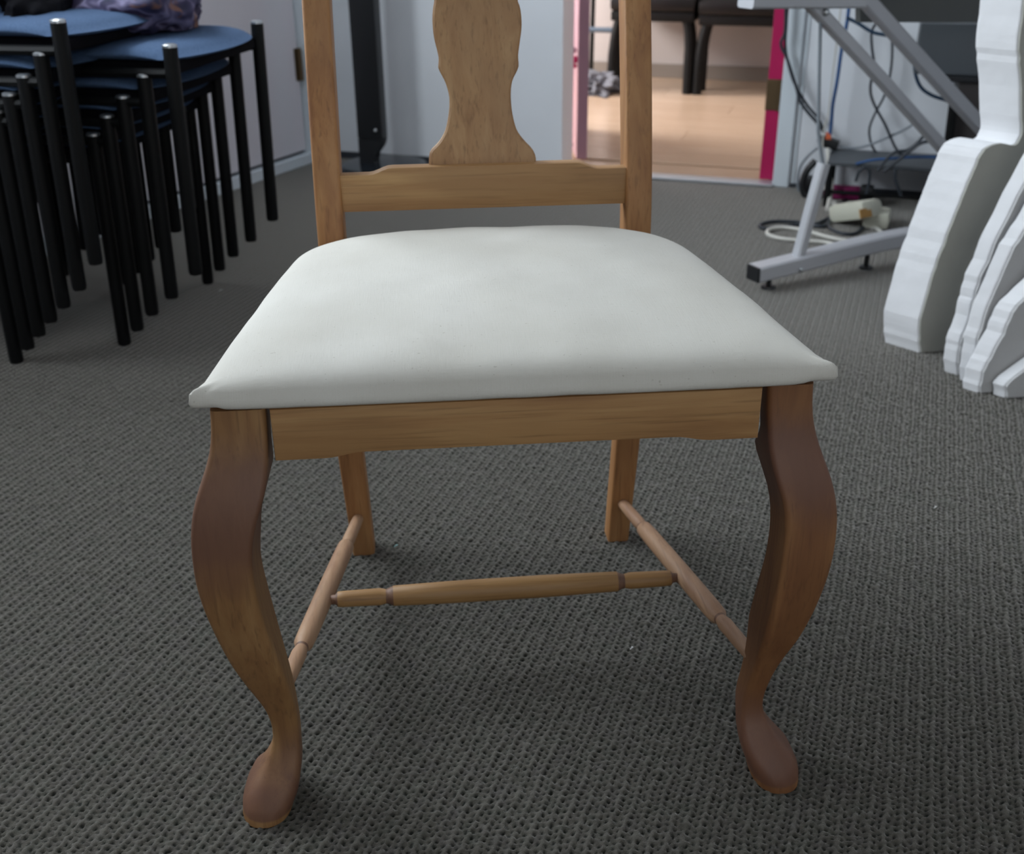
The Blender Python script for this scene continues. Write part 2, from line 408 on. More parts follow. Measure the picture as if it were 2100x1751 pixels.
bm = bmesh.new(); frame_box(bm, L, 1.03, 6.0, 0, 0.012, 0, 0.05, 0.003); obj('baseboard_left', bm, M_trim, kind='structure')
# dark coved edge strip at the foot of the back wall
bm = bmesh.new(); frame_box(bm, B, 0.02, DA0 - 0.01, 0, 0.010, 0, 0.022, 0.002); frame_box(bm, B, DA1 + 0.05, 3.9, 0, 0.010, 0, 0.012, 0.002)
obj('baseboard_back', bm, M_darkgap, kind='structure')
# doorway: architrave, magenta reveal, threshold
bm = bmesh.new(); frame_box(bm, B, DA1 - 0.002, DA1 + 0.045, -0.02, 0.014, 0, 2.1, 0.003); frame_box(bm, B, DA1 + 0.052, DA1 + 0.06, 0, 0.004, 0, 2.1)
obj('trim_4', bm, M_trim, kind='structure')
bm = bmesh.new(); frame_box(bm, B, DA1 - 0.046, DA1 - 0.003, -TW + 0.02, -0.021, 0.012, 2.05, 0.002); jamb = obj('trim_5', bm, M_mag, kind='structure')
bm = bmesh.new(); frame_box(bm, B, DA1 - 0.048, DA1 - 0.006, -0.10, -0.0185, 0.22, 0.31, 0.002); tube(bm, [B(DA1 - 0.010, -0.018, 0.22), B(DA1 - 0.010, -0.018, 0.31)], 0.006, 8)
obj('hinge', bm, M_brass, jamb)
bm = bmesh.new(); frame_box(bm, B, DA0, DA1, -0.025, 0.028, 0, 0.010, 0.004); obj('trim_6', bm, M_thr, kind='structure')

# ---- carpet floor
G0x, G0y = 0.0, 0.0
def infov(x, y, m=0.0):
    lo, hi = 0.36, 2.15
    hw = 0.475 * (y * 0.898 + 0.36) + 0.06
    return (y > lo + m) & (y < hi - m) & (np.abs(x) < hw - m)
# far plane with a hole where the loops are modelled
pts_hole = [(-(0.475 * (0.36 * 0.898 + 0.36) + 0.06) + .05, 0.41), ((0.475 * (0.36 * 0.898 + 0.36) + 0.06) - .05, 0.41),
            ((0.475 * (2.15 * 0.898 + 0.36) + 0.06) - .05, 2.10), (-(0.475 * (2.15 * 0.898 + 0.36) + 0.06) + .05, 2.10)]
outer = [(-4.4, -2.6), (3.4, -2.6), (3.4, 5.0), (-4.4, 5.0)]
bm = bmesh.new()
far_l = B(-4.0, -0.02, 0); far_r = B(4.3, -0.02, 0)
outer = [(-4.4, -2.6), (3.4, -2.6), (far_r.x, far_r.y), (far_l.x, far_l.y)]
vo = [bm.verts.new((*p, 0)) for p in outer]; vi = [bm.verts.new((*p, 0)) for p in pts_hole]
for i in range(4): bm.faces.new((vo[i], vo[(i + 1) % 4], vi[(i + 1) % 4], vi[i]))
floor = obj('floor', bm, M_carpet, kind='structure')
def vnoise(x, y, s, seed):
    rs = np.random.RandomState(seed); g = rs.rand(256, 256).astype(np.float32)
    X = x * s; Y = y * s; xi = np.floor(X).astype(int); yi = np.floor(Y).astype(int); fx = X - xi; fy = Y - yi
    fx = fx * fx * (3 - 2 * fx); fy = fy * fy * (3 - 2 * fy)
    a = g[xi % 256, yi % 256]; b = g[(xi + 1) % 256, yi % 256]; c = g[xi % 256, (yi + 1) % 256]; d = g[(xi + 1) % 256, (yi + 1) % 256]
    return (a * (1 - fx) + b * fx) * (1 - fy) + (c * (1 - fx) + d * fx) * fy - 0.5
cr, sr = math.cos(-RIB), math.sin(-RIB)
step_a, step_b = PA / 4, PB / 4
ia = np.arange(-1.75, 1.15, step_a); ib = np.arange(-0.1, 2.7, step_b)
A_, B_ = np.meshgrid(ia, ib, indexing='ij')
X = A_ * cr - B_ * sr; Yy = A_ * sr + B_ * cr
mask = infov(X, Yy)
ja = A_ + vnoise(X, Yy, 140, 1) * 0.0032 + vnoise(X, Yy, 40, 2) * 0.003; jb = B_ + vnoise(X, Yy, 140, 3) * 0.0042 + vnoise(X, Yy, 40, 4) * 0.005
colid = np.floor(ja / PA)
ca_ = np.cos(2 * np.pi * ja / PA); cb_ = np.cos(2 * np.pi * jb / PB + (colid % 2) * 2.2)
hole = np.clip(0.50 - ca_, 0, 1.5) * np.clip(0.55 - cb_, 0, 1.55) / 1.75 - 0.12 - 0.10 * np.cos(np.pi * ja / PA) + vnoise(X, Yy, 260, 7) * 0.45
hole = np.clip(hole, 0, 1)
hgt = 0.84 - 0.75 * hole + 0.24 * np.cos(np.pi * ja / PA) + vnoise(X, Yy, 330, 5) * 0.42 + vnoise(X, Yy, 90, 6) * 0.30
hgt = np.clip(hgt, 0, 1.2)
edge = np.clip((2.13 - Yy) / 0.35, 0, 1)
hwv = 0.475 * (Yy * 0.898 + 0.36) + 0.06
edge = edge * np.clip((hwv - np.abs(X)) / 0.04, 0, 1) * np.clip((Yy - 0.36) / 0.04, 0, 1)
Zz = 0.0006 - (1.0 - hgt) * 0.0038 * edge
hole_shade = np.clip(hole * 1.7 - 0.22, 0, 1) * edge
idx = -np.ones(mask.shape, dtype=np.int64); idx[mask] = np.arange(mask.sum())
quad = mask[:-1, :-1] & mask[1:, :-1] & mask[1:, 1:] & mask[:-1, 1:]
q = np.stack([idx[:-1, :-1][quad], idx[1:, :-1][quad], idx[1:, 1:][quad], idx[:-1, 1:][quad]], axis=1).astype(np.int32)
nv, nf = int(mask.sum()), len(q)
me = bpy.data.meshes.new('carpet_loops'); me.vertices.add(nv); me.loops.add(nf * 4); me.polygons.add(nf)
me.vertices.foreach_set('co', np.stack([X[mask], Yy[mask], Zz[mask]], axis=1).astype(np.float32).ravel())
me.loops.foreach_set('vertex_index', q.ravel()); me.polygons.foreach_set('loop_start', np.arange(0, nf * 4, 4, dtype=np.int32))
me.polygons.foreach_set('loop_total', np.full(nf, 4, dtype=np.int32)); me.polygons.foreach_set('use_smooth', np.ones(nf, dtype=bool))
rib = np.clip(hgt - 0.86, 0, 1) * 1.8 * edge
a2_ = me.attributes.new('rib', 'FLOAT', 'POINT'); a2_.data.foreach_set('value', np.clip(rib[mask], 0, 1).astype(np.float32))
at = me.attributes.new('loop', 'FLOAT', 'POINT'); at.data.foreach_set('value', np.clip(hole_shade[mask], 0, 1).astype(np.float32))
me.update(); me.validate(verbose=False)
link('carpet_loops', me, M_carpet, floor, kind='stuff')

# ---- room beyond the doorway
bm = bmesh.new()
p0, p1, p2, p3 = B(-2.2, -0.02, -0.006), B(3.6, -0.02, -0.006), B(3.6, -2.3, -0.006), B(-2.2, -2.3, -0.006)
bm.faces.new([bm.verts.new(p) for p in (p0, p1, p2, p3)])
M_lamobj = obj('floor_far', bm, M_lam, kind='structure')
pl_me = None
for r_i in range(11):
    for c_i in range(4):
        if pl_me is None:
            b2 = bmesh.new(); box(b2, (0.0008, 0.0008, -0.005), (1.1992, 0.1892, 0.0), 0.0012)
            pl = obj('plank', b2, M_lam, M_lamobj); pl_me = pl.data
        else: pl = link('plank', pl_me, None, M_lamobj)
        a_ = -1.25 + c_i * 1.2 + (0.43 * r_i) % 1.2 - 0.9; pp_ = B(a_, -0.03 - 0.19 * (r_i + 1), 0.0)
        pl.location = pp_; pl.rotation_euler = (0, 0, math.atan2(EB.y, EB.x))
FD = 2.05        # depth of the far room
bm = bmesh.new(); frame_box(bm, B, -2.2, 3.6, -FD - 0.12, -FD, 0, HC); obj('wall_far', bm, M_far, kind='structure')
bm = bmesh.new(); frame_box(bm, B, -2.2, 3.6, -FD, -FD + 0.014, 0, 0.065, 0.003); obj('baseboard_far', bm, M_skirt, kind='structure')
bm = bmesh.new(); frame_box(bm, B, 2.6, 2.7, -FD, -TW, 0, HC); frame_box(bm, B, -1.3, -1.2, -FD, -TW, 0, HC); obj('wall_far_sides', bm, M_far, kind='structure').name = 'wall_far_side'
# open pale pink door of that room, hung on the left jamb
h0 = B(DA0 + 0.012, -TW - 0.01, 0.012); e0 = Vector((0.200, 4.28, 0.012)); dd = (e0 - h0); dd.z = 0; dn = Vector((dd.y, -dd.x, 0)).normalized()
door2 = thing('open_door', 'pale pink door standing open beyond the doorway', 'door', h0)
bm = bmesh.new(); prism(bm, [Vector((0, 0, 0)), dd, dd + Vector((0, 0, 2.0)), Vector((0, 0, 2.0))], dn * 0.035, 0.002); obj('door_leaf', bm, M_pink, door2)
bm = bmesh.new()
kp = dd * 0.93 + dn * 0.035 + Vector((0, 0, 1.0)); tube(bm, [kp, kp + dn * 0.03, kp + dn * 0.05], [0.012, 0.01, 0.024], 12); obj('door_knob', bm, M_brass, door2, True)

# hanging string of beads in the doorway
def wpt(px, py, off): return vplane(px, py, B(0, off, 0), NB)
bd = thing('bead_string', 'pink and crystal bead string hanging at left jamb of doorway', 'beads', tuple(wpt(1168, 300, -0.17)))
o0 = Vector(bd.location)
pp = [wpt(1171, -60, -0.17) - o0, wpt(1169, 60, -0.17) - o0, wpt(1167, 180, -0.17) - o0, wpt(1168, 290, -0.17) - o0]
bm = bmesh.new(); tube(bm, spline(pp, 6), 0.003, 6); obj('cord', bm, mat('plum_cord', (0.14, 0.05, 0.07), 0.6), bd, True)
for (bx_, by_, rr, mm) in ((1166, 30, .012, M_crystal), (1167, 40, .008, M_crystal), (1165, 268, .009, M_crystal), (1166, 280, .008, M_crystal), (1176, 103, .011, M_pink), (1179, 122, .012, M_mag), (1178, 135, .008, M_mag), (1170, 297, .009, M_plast), (1168, 150, .007, M_pink), (1169, 180, .006, M_pink), (1168, 215, .006, M_mag)):
    b2 = bmesh.new(); bmesh.ops.create_uvsphere(b2, u_segments=8, v_segments=6, radius=rr); b2.transform(Matrix.Translation(wpt(bx_, by_, -0.16) - o0)); obj('bead', b2, mm, bd, True)

# black armchairs against the far wall
def black_chair(px_l, px_r, label, d_front, zt):
    """front legs at the two columns px_l, px_r"""
    a_l = (vplane(px_l, 100, B(0, d_front, 0), NB) - CR).dot(EB); a_r = (vplane(px_r, 100, B(0, d_front, 0), NB) - CR).dot(EB)
    base = B((a_l + a_r) / 2, d_front, 0); w = (a_r - a_l) / 2
    ang = math.atan2(EB.y, EB.x)
    t = thing('side_chair', label, 'chair', tuple(base), ang, 'black chairs against the far wall')
    # local: x along wall, y towards wall (away from camera)
    bm = bmesh.new(); box(bm, (-w - .015, -0.01, zt - 0.004), (w + .015, 0.42, zt + 0.055), 0.018); obj('seat', bm, M_leather, t, True)
    bm = bmesh.new(); box(bm, (-w - .01, -0.002, zt - 0.045), (w + .01, 0.40, zt - 0.004), 0.006); obj('seat_frame', bm, M_black, t, True)
    for sx in (-1, 1):
        for y0, y1 in ((0.02, 0.0), (0.10, 0.115)):
            bm = bmesh.new(); tube(bm, spline([(sx * w * 1.0, y1, 0), (sx * (w - .004), (y0 + y1) / 2, zt * .55), (sx * (w - .020), y0, zt * .85), (sx * (w - .045), y0, zt - 0.01)], 5), [0.022] * 5 + [0.020] * 10 + [0.019], 8); obj('leg', bm, M_black, t, True)
    bm = bmesh.new(); box(bm, (-w, 0.38, zt + 0.10), (w, 0.43, zt + 0.45), 0.018); obj('backrest', bm, M_leather, t, True)
    for sx in (-1, 1):
        bm = bmesh.new(); tube(bm, [(sx * (w - .03), 0.40, zt - .02), (sx * (w - .03), 0.41, zt + 0.14)], 0.012, 8); obj('back_support', bm, M_black, t, True)
    return t
black_chair(1255, 1414, 'black leather-seated chair against far wall, left of the pair seen through doorway', -1.60, 0.345)
black_chair(1434, 1640, 'black leather-seated chair against far wall, right of the pair beside magenta jamb', -1.60, 0.335)

# stool with blue-grey rail, and grey cloth on the laminate
sb = ground(1229, 178)
st = thing('bar_stool', 'dark stool with blue-grey footrest rail behind the pale pink door', 'stool', (sb.x, sb.y, 0), math.atan2(EB.y, EB.x))
for sx in (-1, 1):
    for sy in (0, 1):
        bm = bmesh.new(); tube(bm, [(sx * 0.085, sy * 0.17, 0), (sx * 0.078, sy * 0.155 + .01, 0.55)], 0.011, 8); obj('leg', bm, M_black, st, True)
bm = bmesh.new(); tube(bm, [(-0.082, 0, 0.25), (0.082, 0, 0.25)], 0.012, 8); obj('footrest', bm, mat('blue_grey_metal', (0.10, 0.14, 0.19), 0.45), st, True)
bm = bmesh.new(); box(bm, (-0.14, -0.04, 0.55), (0.14, 0.21, 0.60), 0.015); obj('seat', bm, M_plast, st, True)
def blob(name, c, r, m, amp, freq, seed, label=None, cat=None, parent=None, flat=None):
    bm = bmesh.new(); bmesh.ops.create_icosphere(bm, subdivisions=5, radius=1.0)
    for v in bm.verts:
        d = v.co.copy(); k = 1 + amp * mn.fractal(d * freq + Vector((seed, seed * 2, 0)), 1.0, 2.0, 3)
        rd = 1 - abs(mn.noise(d * freq * 1.8 + Vector((0, seed, 4)))) * amp * 0.8
        p = Vector((d.x * r[0], d.y * r[1], d.z * r[2])) * k * rd
        if flat is not None: p.z = max(p.z, flat)
        v.co = p
    zmin = min(v.co.z for v in bm.verts)
    for v in bm.verts: v.co.z -= zmin
    o = obj(name, bm, m, parent, 'all'); o.location = c
    if label: tag(o, label, cat)
    return o
gb = ground(1222, 188)
blob('cloth_bundle', (gb.x, gb.y, 0.002), (0.115, 0.13, 0.055), M_greycloth, 0.75, 1.7, 3.3, 'crumpled grey cloth on the wood floor by the dark stool', 'cloth', flat=-0.03)

# black column on a round glossy base at the back wall
pc = wpt(759, 200, 0.155)
pipe = thing('column_stand', 'square black column on round glossy black base against the pale back wall', 'stand', (pc.x, pc.y, 0), math.atan2(EB.y, EB.x))
bm = bmesh.new(); box(bm, (-0.044, -0.022, 0.105), (0.044, 0.022, 1.75), 0.006); obj('column', bm, M_plast, pipe, True)
bm = bmesh.new()
rings = []
for zc, xa, xb in ((0.105, -0.043, 0.043), (0.085, -0.043, 0.036), (0.060, -0.043, 0.016), (0.035, -0.043, 0.010), (0.012, -0.043, 0.014)):
    rings.append([Vector((xa, -0.020, zc)), Vector((xb, -0.020, zc)), Vector((xb, 0.020, zc)), Vector((xa, 0.020, zc))])
loft(bm, rings); obj('neck', bm, M_plast, pipe, 50)
bm = bmesh.new(); tube(bm, [(0, 0, 0), (0, 0, 0.003), (0, 0, 0.018), (0, 0, 0.026), (0, 0, 0.028)], [0.140, 0.143, 0.143, 0.136, 0.110], 48); bm.transform(Matrix.Translation((0.035, 0, 0))); obj('base_disc', bm, mat('glossy_black', (0.012, 0.016, 0.022), 0.12), pipe, 30)
bm = bmesh.new(); bmesh.ops.create_uvsphere(bm, u_segments=8, v_segments=6, radius=0.006); bm.transform(Matrix.Translation((0.022, -0.022, 0.135))); obj('screw', bm, M_cap, pipe, True)

# ================================================================== THE WOODEN CHAIR
CX, CY, YAW = 0.0068, 0.8326, math.radians(4.57)
chair = thing('dining_chair', 'stripped pine dining chair with cream calico seat and cabriole front legs', 'chair', (CX, CY, 0), YAW)
cu = Vector((math.cos(YAW), math.sin(YAW), 0)); cv = Vector((-math.sin(YAW), math.cos(YAW), 0)); C0 = Vector((CX, CY, 0))
def loc(P): d = Vector(P) - C0; return Vector((d.dot(cu), d.dot(cv), P.z))
def glob(u, v, z): return C0 + cu * u + cv * v + Vector((0, 0, z))
def V(px, py, v): return loc(vplane(px, py, C0 + cv * v, cv))
H, WO = 0.4362, 0.2554
RO = 0.0
def solve_outer(px, py, sgn):
    """outer-front silhouette point: u = sgn*(WO+d), v = -d"""
    lo, hi = -0.12, 0.12
    def f(d):
        p = V(px, py, -d); return sgn * p.x - (WO + d), p.z
    for _ in range(50):
        m = (lo + hi) / 2
        if f(m)[0] > 0: lo = m
        else: hi = m
    return lo, f(lo)[1]
def interp(tab, x):
    if x <= tab[0][0]: return tab[0][1]
    for a, b in zip(tab, tab[1:]):
        if x <= b[0]: return a[1] + (b[1] - a[1]) * (x - a[0]) / (b[0] - a[0])
    return tab[-1][1]
def solve1(f, lo, hi):
    flo = f(lo)
    for _ in range(40):
        m = (lo + hi) / 2
        if (f(m) > 0) == (flo > 0): lo = m
        else: hi = m
    return (lo + hi) / 2
def cab_leg(sgn, outer, bound, back, m, name='front_leg'):
    od = sorted([(solve_outer(x, y, sgn)[1], solve_outer(x, y, sgn)[0]) for x, y in outer])
    bt = sorted([(y, x) for x, y in bound]); kt = sorted([(y, x) for x, y in back])
    zs = [0.004, 0.010, 0.018] + list(np.linspace(0.028, H - 0.001, 44))
    rows = []
    for z in zs:
        d = interp(od, z)
        uo = sgn * (WO + d); vf = -d
        def fu(u):
            p = project(glob(u, vf, z)); return p[0] - interp(bt, p[1])
        ui = solve1(fu, 0.0, uo)
        def fv(v):
            p = project(glob(ui, v, z)); return p[0] - interp(kt, p[1])
        vb = solve1(fv, vf + 0.012, vf + 0.13)
        rows.append([z, uo, vf, ui, vb])
    R = np.array(rows)
    for _ in range(3):
        S = R.copy(); S[1:-1, 1:] = (R[:-2, 1:] + 2 * R[1:-1, 1:] + R[2:, 1:]) / 4; R = S
    rings = []
    for i, (z, uo, vf, ui, vb) in enumerate(R):
        wd = abs(uo - ui); vb = min(max(vb, vf + wd * 0.72), vf + wd * 1.35 + 0.004)
        cxx, cyy = (uo + ui) / 2, (vf + vb) / 2; kf = max(0, min(1, (0.045 - z) / 0.04)); cyy -= 0.007 * kf; cxx += sgn * 0.003 * kf; hx, hy = wd / 2, (vb - vf) / 2
        foot = max(0, min(1, (0.06 - z) / 0.05))          # square above, round in the foot
        sh = 1.0
        if z < 0.02: sh = 0.90 + 0.10 * math.sqrt(max(0, z / 0.02))
        ring = []
        for k in range(28):
            qd, kk = divmod(k, 7); a = math.radians(90 * qd + 15 * kk)
            c_, s_ = math.cos(a), math.sin(a); sx = 1 if qd in (0, 3) else -1; sy = 1 if qd in (0, 1) else -1
            rr = 0.0055; px_ = sx * (hx - rr) + rr * c_; py_ = sy * (hy - rr) + rr * s_
            a2 = 2 * math.pi * (k + .5) / 28; c2, s2_ = 1.20 * math.cos(a2), 1.20 * math.sin(a2); e = 2.3
            ex = hx * math.copysign(abs(c2) ** (2 / e), c2); ey = hy * math.copysign(abs(s2_) ** (2 / e), s2_)
            ring.append(Vector((cxx + sh * (px_ * (1 - foot) + ex * foot), cyy + sh * (py_ * (1 - foot) + ey * foot), z if i else 0.0)))
        rings.append(ring)
    bm = bmesh.new(); loft(bm, rings)
    o = obj(name, bm, m, chair, 50)
    return o, R
oL = [(428, 843), (432, 880), (431, 930), (420, 970), (403, 1010), (391, 1060), (388, 1100), (390, 1140), (398, 1200), (415, 1255), (440, 1310), (472, 1370), (510, 1420), (545, 1460), (560, 1500), (561, 1525), (553, 1560), (535, 1595), (512, 1630), (500, 1660)]
bL = [(543, 838), (548, 900), (549, 960), (547, 1010), (538, 1035), (526, 1075), (517, 1110), (514, 1150), (520, 1200), (532, 1255), (550, 1310), (575, 1370), (594, 1420), (608, 1460), (614, 1500), (616, 1560), (612, 1620), (603, 1660), (585, 1700)]
kL = [(552, 838), (560, 900), (564, 960), (560, 1000), (548, 1035), (535, 1060), (531, 1100), (539, 1150), (552, 1200), (568, 1260), (585, 1320), (602, 1380), (612, 1430), (619, 1480), (621, 1540), (620, 1600), (616, 1640), (600, 1680)]
oR = [(1672, 789), (1668, 840), (1672, 880), (1682, 915), (1698, 955), (1712, 990), (1721, 1040), (1722, 1080), (1712, 1150), (1697, 1200), (1672, 1260), (1638, 1320), (1610, 1350), (1585, 1390), (1568, 1430), (1562, 1455), (1568, 1480), (1586, 1505), (1612, 1530), (1632, 1560), (1639, 1585)]
bR = [(1576, 789), (1576, 840), (1576, 890), (1578, 930), (1590, 980), (1600, 1010), (1612, 1040), (1614, 1080), (1607, 1150), (1598, 1200), (1583, 1262), (1568, 1310), (1552, 1358), (1535, 1410), (1524, 1440), (1519, 1480), (1522, 1520), (1535, 1560), (1550, 1600)]
kR = [(1567, 789), (1565, 860), (1540, 905), (1548, 935), (1566, 960), (1574, 990), (1578, 1040), (1576, 1080), (1566, 1140), (1553, 1180), (1543, 1220), (1531, 1262), (1522, 1310), (1512, 1360), (1505, 1400), (1505, 1454), (1510, 1509), (1524, 1555), (1540, 1591)]
legL, RL_ = cab_leg(-1, oL, bL, kL, M_leg)
legR, RR_ = cab_leg(1, oR, bR, kR, M_legr)
DBG = [(tuple(np.round(r, 3))) for r in RL_[::6]], [(tuple(np.round(r, 3))) for r in RR_[::6]]

# rails
UA = 0.2075
def arch_rail(u0, u1, v0, v1, ztop, zbot, rise, parent, m, name, bev=0.0025, up=False, tops=None):
    us = np.linspace(u0, u1, 61); fr = []
    half = (u1 - u0) / 2; mid = (u0 + u1) / 2
    def prof(u):
        t = 1 - abs(u - mid) / half; return rise * (0.5 - 0.5 * math.cos(math.pi * min(1, max(0, (t - .20) / .16))))
    if not up:
        out = [Vector((u0, v0, ztop)), Vector((u1, v0, ztop))] + [Vector((u, v0, zbot + prof(u))) for u in us[::-1]]
    else:
        out = [Vector((u1, v0, zbot)), Vector((u0, v0, zbot))] + [Vector((u, v0, ztop - rise + prof(u))) for u in us]
    bm = bmesh.new(); prism(bm, out, (0, v1 - v0, 0), bev); return obj(name, bm, m, parent, 30)
arch_rail(-UA, UA, -0.0035, 0.020, H - 0.0005, H - 0.0485, 0.0045, chair, M_rail, 'front_rail')
# side rails and back seat rail
for sg in (-1, 1):
    bm = bmesh.new()
    a0, a1 = Vector((sg * 0.246, 0.04, 0)), Vector((sg * 0.192, 0.44, 0))
    n_ = Vector((-(a1 - a0).y, (a1 - a0).x, 0)).normalized() * (0.02 * sg)
    prism(bm, [a0 + Vector((0, 0, H - .048)), a1 + Vector((0, 0, H - .048)), a1 + Vector((0, 0, H - .001)), a0 + Vector((0, 0, H - .001))], n_, 0.002)
    obj('side_rail', bm, M_turn, chair)
bm = bmesh.new(); box(bm, (-0.168, 0.438, H - .045), (0.168, 0.458, H - .001), 0.002); obj('back_seat_rail', bm, M_rail, chair)

# back legs running up into the posts
def back_post(sg):
    levels = [(0.0, 0.452, .0), (0.06, 0.449, 0), (0.17, 0.443, 0), (0.30, 0.438, 0), (0.42, 0.436, 0), (0.50, 0.443, 0), (0.60, 0.466, 0), (0.706, 0.497, 0), (0.80, 0.53, 0), (0.93, 0.58, 0)]
    P = spline([Vector((0, v, z)) for z, v, _ in levels], 5); rings = []
    for p in P:
        z = p.z
        w = 0.0315 if z > .4 else (0.0335 if z > .2 else 0.0335 - (0.2 - z) * 0.02)
        ci = 0.168 - (0.2 - min(z, .2)) * 0.03 + (0.0 if z < .45 else 0.0)
        u0 = sg * ci; u1 = sg * (ci + w); ua, ub = min(u0, u1), max(u0, u1)
        dpt = 0.034 + 0.011 * min(1, max(0, (z - .3) / .1))
        r = 0.004; c = []
        for (cx_, cy_, a0) in ((ub - r, p.y + dpt - r, 0), (ua + r, p.y + dpt - r, 90), (ua + r, p.y + r, 180), (ub - r, p.y + r, 270)):
            for k in range(4):
                a = math.radians(a0 + 30 * k); c.append(Vector((cx_ + r * math.cos(a), cy_ + r * math.sin(a), z)))
        rings.append(c)
    bm = bmesh.new(); loft(bm, rings); return obj('back_leg', bm, M_post, chair, 50)
for sg in (-1, 1): back_post(sg)
# rail of the back, with raised middle
arch_rail(-0.169, 0.169, 0.449, 0.468, H + 0.0415 + 0.0445 + 0.0075, H + 0.0425, 0.0075, chair, M_rail, 'back_rail', up=True)
bm = bmesh.new(); t_ = bmesh.new(); box(bm, (-0.19, 0.560, 0.875), (0.19, 0.585, 0.945), 0.008); obj('crest_rail', bm, M_rail, chair, True)

# vase-shaped splat
spL = [(880, 347), (880, 330), (883, 312), (900, 294), (913, 271), (919, 246), (922, 220), (921, 197), (914, 171), (904, 151), (899, 141), (900, 123), (897, 106), (890, 77), (887, 45), (888, 20), (891, 0)]
spR = [(1099, 341), (1099, 322), (1092, 307), (1075, 289), (1061, 269), (1053, 243), (1049, 217), (1048, 189), (1051, 166), (1059, 149), (1064, 136), (1063, 114), (1066, 89), (1070, 57), (1069, 29), (1065, 8), (1062, 0)]
def vback(z): return 0.452 + max(0, z - 0.5) * 0.24
def VB(px, py):
    v = 0.46
    for _ in range(6): v = vback(V(px, py, v).z)
    return V(px, py, v)
Lp = [VB(*p) for p in spL]; Rp = [VB(*p) for p in spR]
for pth in (Lp, Rp):
    last = pth[-1]; s = -1 if last.x < 0 else 1; z0, u0 = last.z, last.x
    for dz, du in ((0.03, 0.003), (0.06, 0.010), (0.09, 0.014), (0.12, 0.008), (0.15, -0.002), (0.185, 0.0)):
        pth.append(Vector((u0 - s * du, vback(z0 + dz), z0 + dz)))
def resample(P, n):
    S = spline(P, 6); z = [p.z for p in S]; zs = np.linspace(Lp[0].z + .0005, 0.885, n)
    order = np.argsort(z); zz = np.array(z)[order]; xx = np.array([p.x for p in S])[order]
    return zs, np.interp(zs, zz, xx)
zs, xl = resample(Lp, 90); _, xr = resample(Rp, 90)
th = 0.012; rings = []
for z, a, b in zip(zs, xl, xr):
    v = vback(z); r = 0.0022; ring = []
    for x, y in ((a + r, v), (b - r, v), (b, v + r), (b, v + th - r), (b - r, v + th), (a + r, v + th), (a, v + th - r), (a, v + r)): ring.append(Vector((x, y, z)))
    rings.append(ring)
bm = bmesh.new(); loft(bm, rings); obj('back_splat', bm, M_splat, chair, 22)

# turned H stretcher
def turned(p0, p1, prof, m, name):
    p0, p1 = Vector(p0), Vector(p1); P = []; Rr = []
    for t, r in prof: P.append(p0.lerp(p1, t)); Rr.append(r)
    bm = bmesh.new(); tube(bm, P, Rr, 20)
    bm.faces.ensure_lookup_table()
    for i_ in range(len(prof) - 1):
        tm = (prof[i_][0] + prof[i_ + 1][0]) / 2
        if (abs(tm - .198) < .012 or abs(tm - .802) < .012) if len(prof) == 15 else (abs(tm - .178) < .011 or abs(tm - .822) < .013 or tm < .045 or tm > .955):
            for k in range(20): bm.faces[i_ * 20 + k].material_index = 1
    o = obj(name, bm, m, chair, 55); o.data.materials.append(M_groove); return o
prof = [(0, .0070), (.05, .0076), (.17, .0082), (.195, .0064), (.203, .0070), (.215, .0102), (.26, .0108), (.5, .0112), (.74, .0108), (.78, .0102), (.797, .0070), (.805, .0064), (.83, .0082), (.95, .0076), (1, .0070)]
def leg_at(R, z):
    k = int(np.argmin(np.abs(R[:, 0] - z))); return (R[k, 1] + R[k, 3]) / 2, (R[k, 2] + R[k, 4]) / 2
fl = leg_at(RL_, 0.125); fr_ = leg_at(RR_, 0.125)
sl0, sl1 = Vector((-0.180, 0.452, 0.060)), Vector((fl[0] + .004, fl[1], 0.125))
sr0, sr1 = Vector((0.180, 0.452, 0.062)), Vector((fr_[0] - .004, fr_[1], 0.125))
turned(sl0, sl1, prof, M_turn, 'side_stretcher'); turned(sr0, sr1, prof, M_turn, 'side_stretcher')
tl = 0.555; cl, cr2 = sl0.lerp(sl1, tl), sr0.lerp(sr1, tl)
prof2 = [(0, .0050), (.035, .0056), (.042, .0088), (.06, .0092), (.155, .0098), (.172, .0082), (.180, .0090), (.192, .0116), (.35, .0128), (.6, .0130), (.808, .0116), (.820, .0090), (.828, .0082), (.845, .0098), (.94, .0092), (.958, .0088), (.965, .0056), (1, .0050)]
turned(cl, cr2, prof2, M_turnx, 'cross_stretcher')

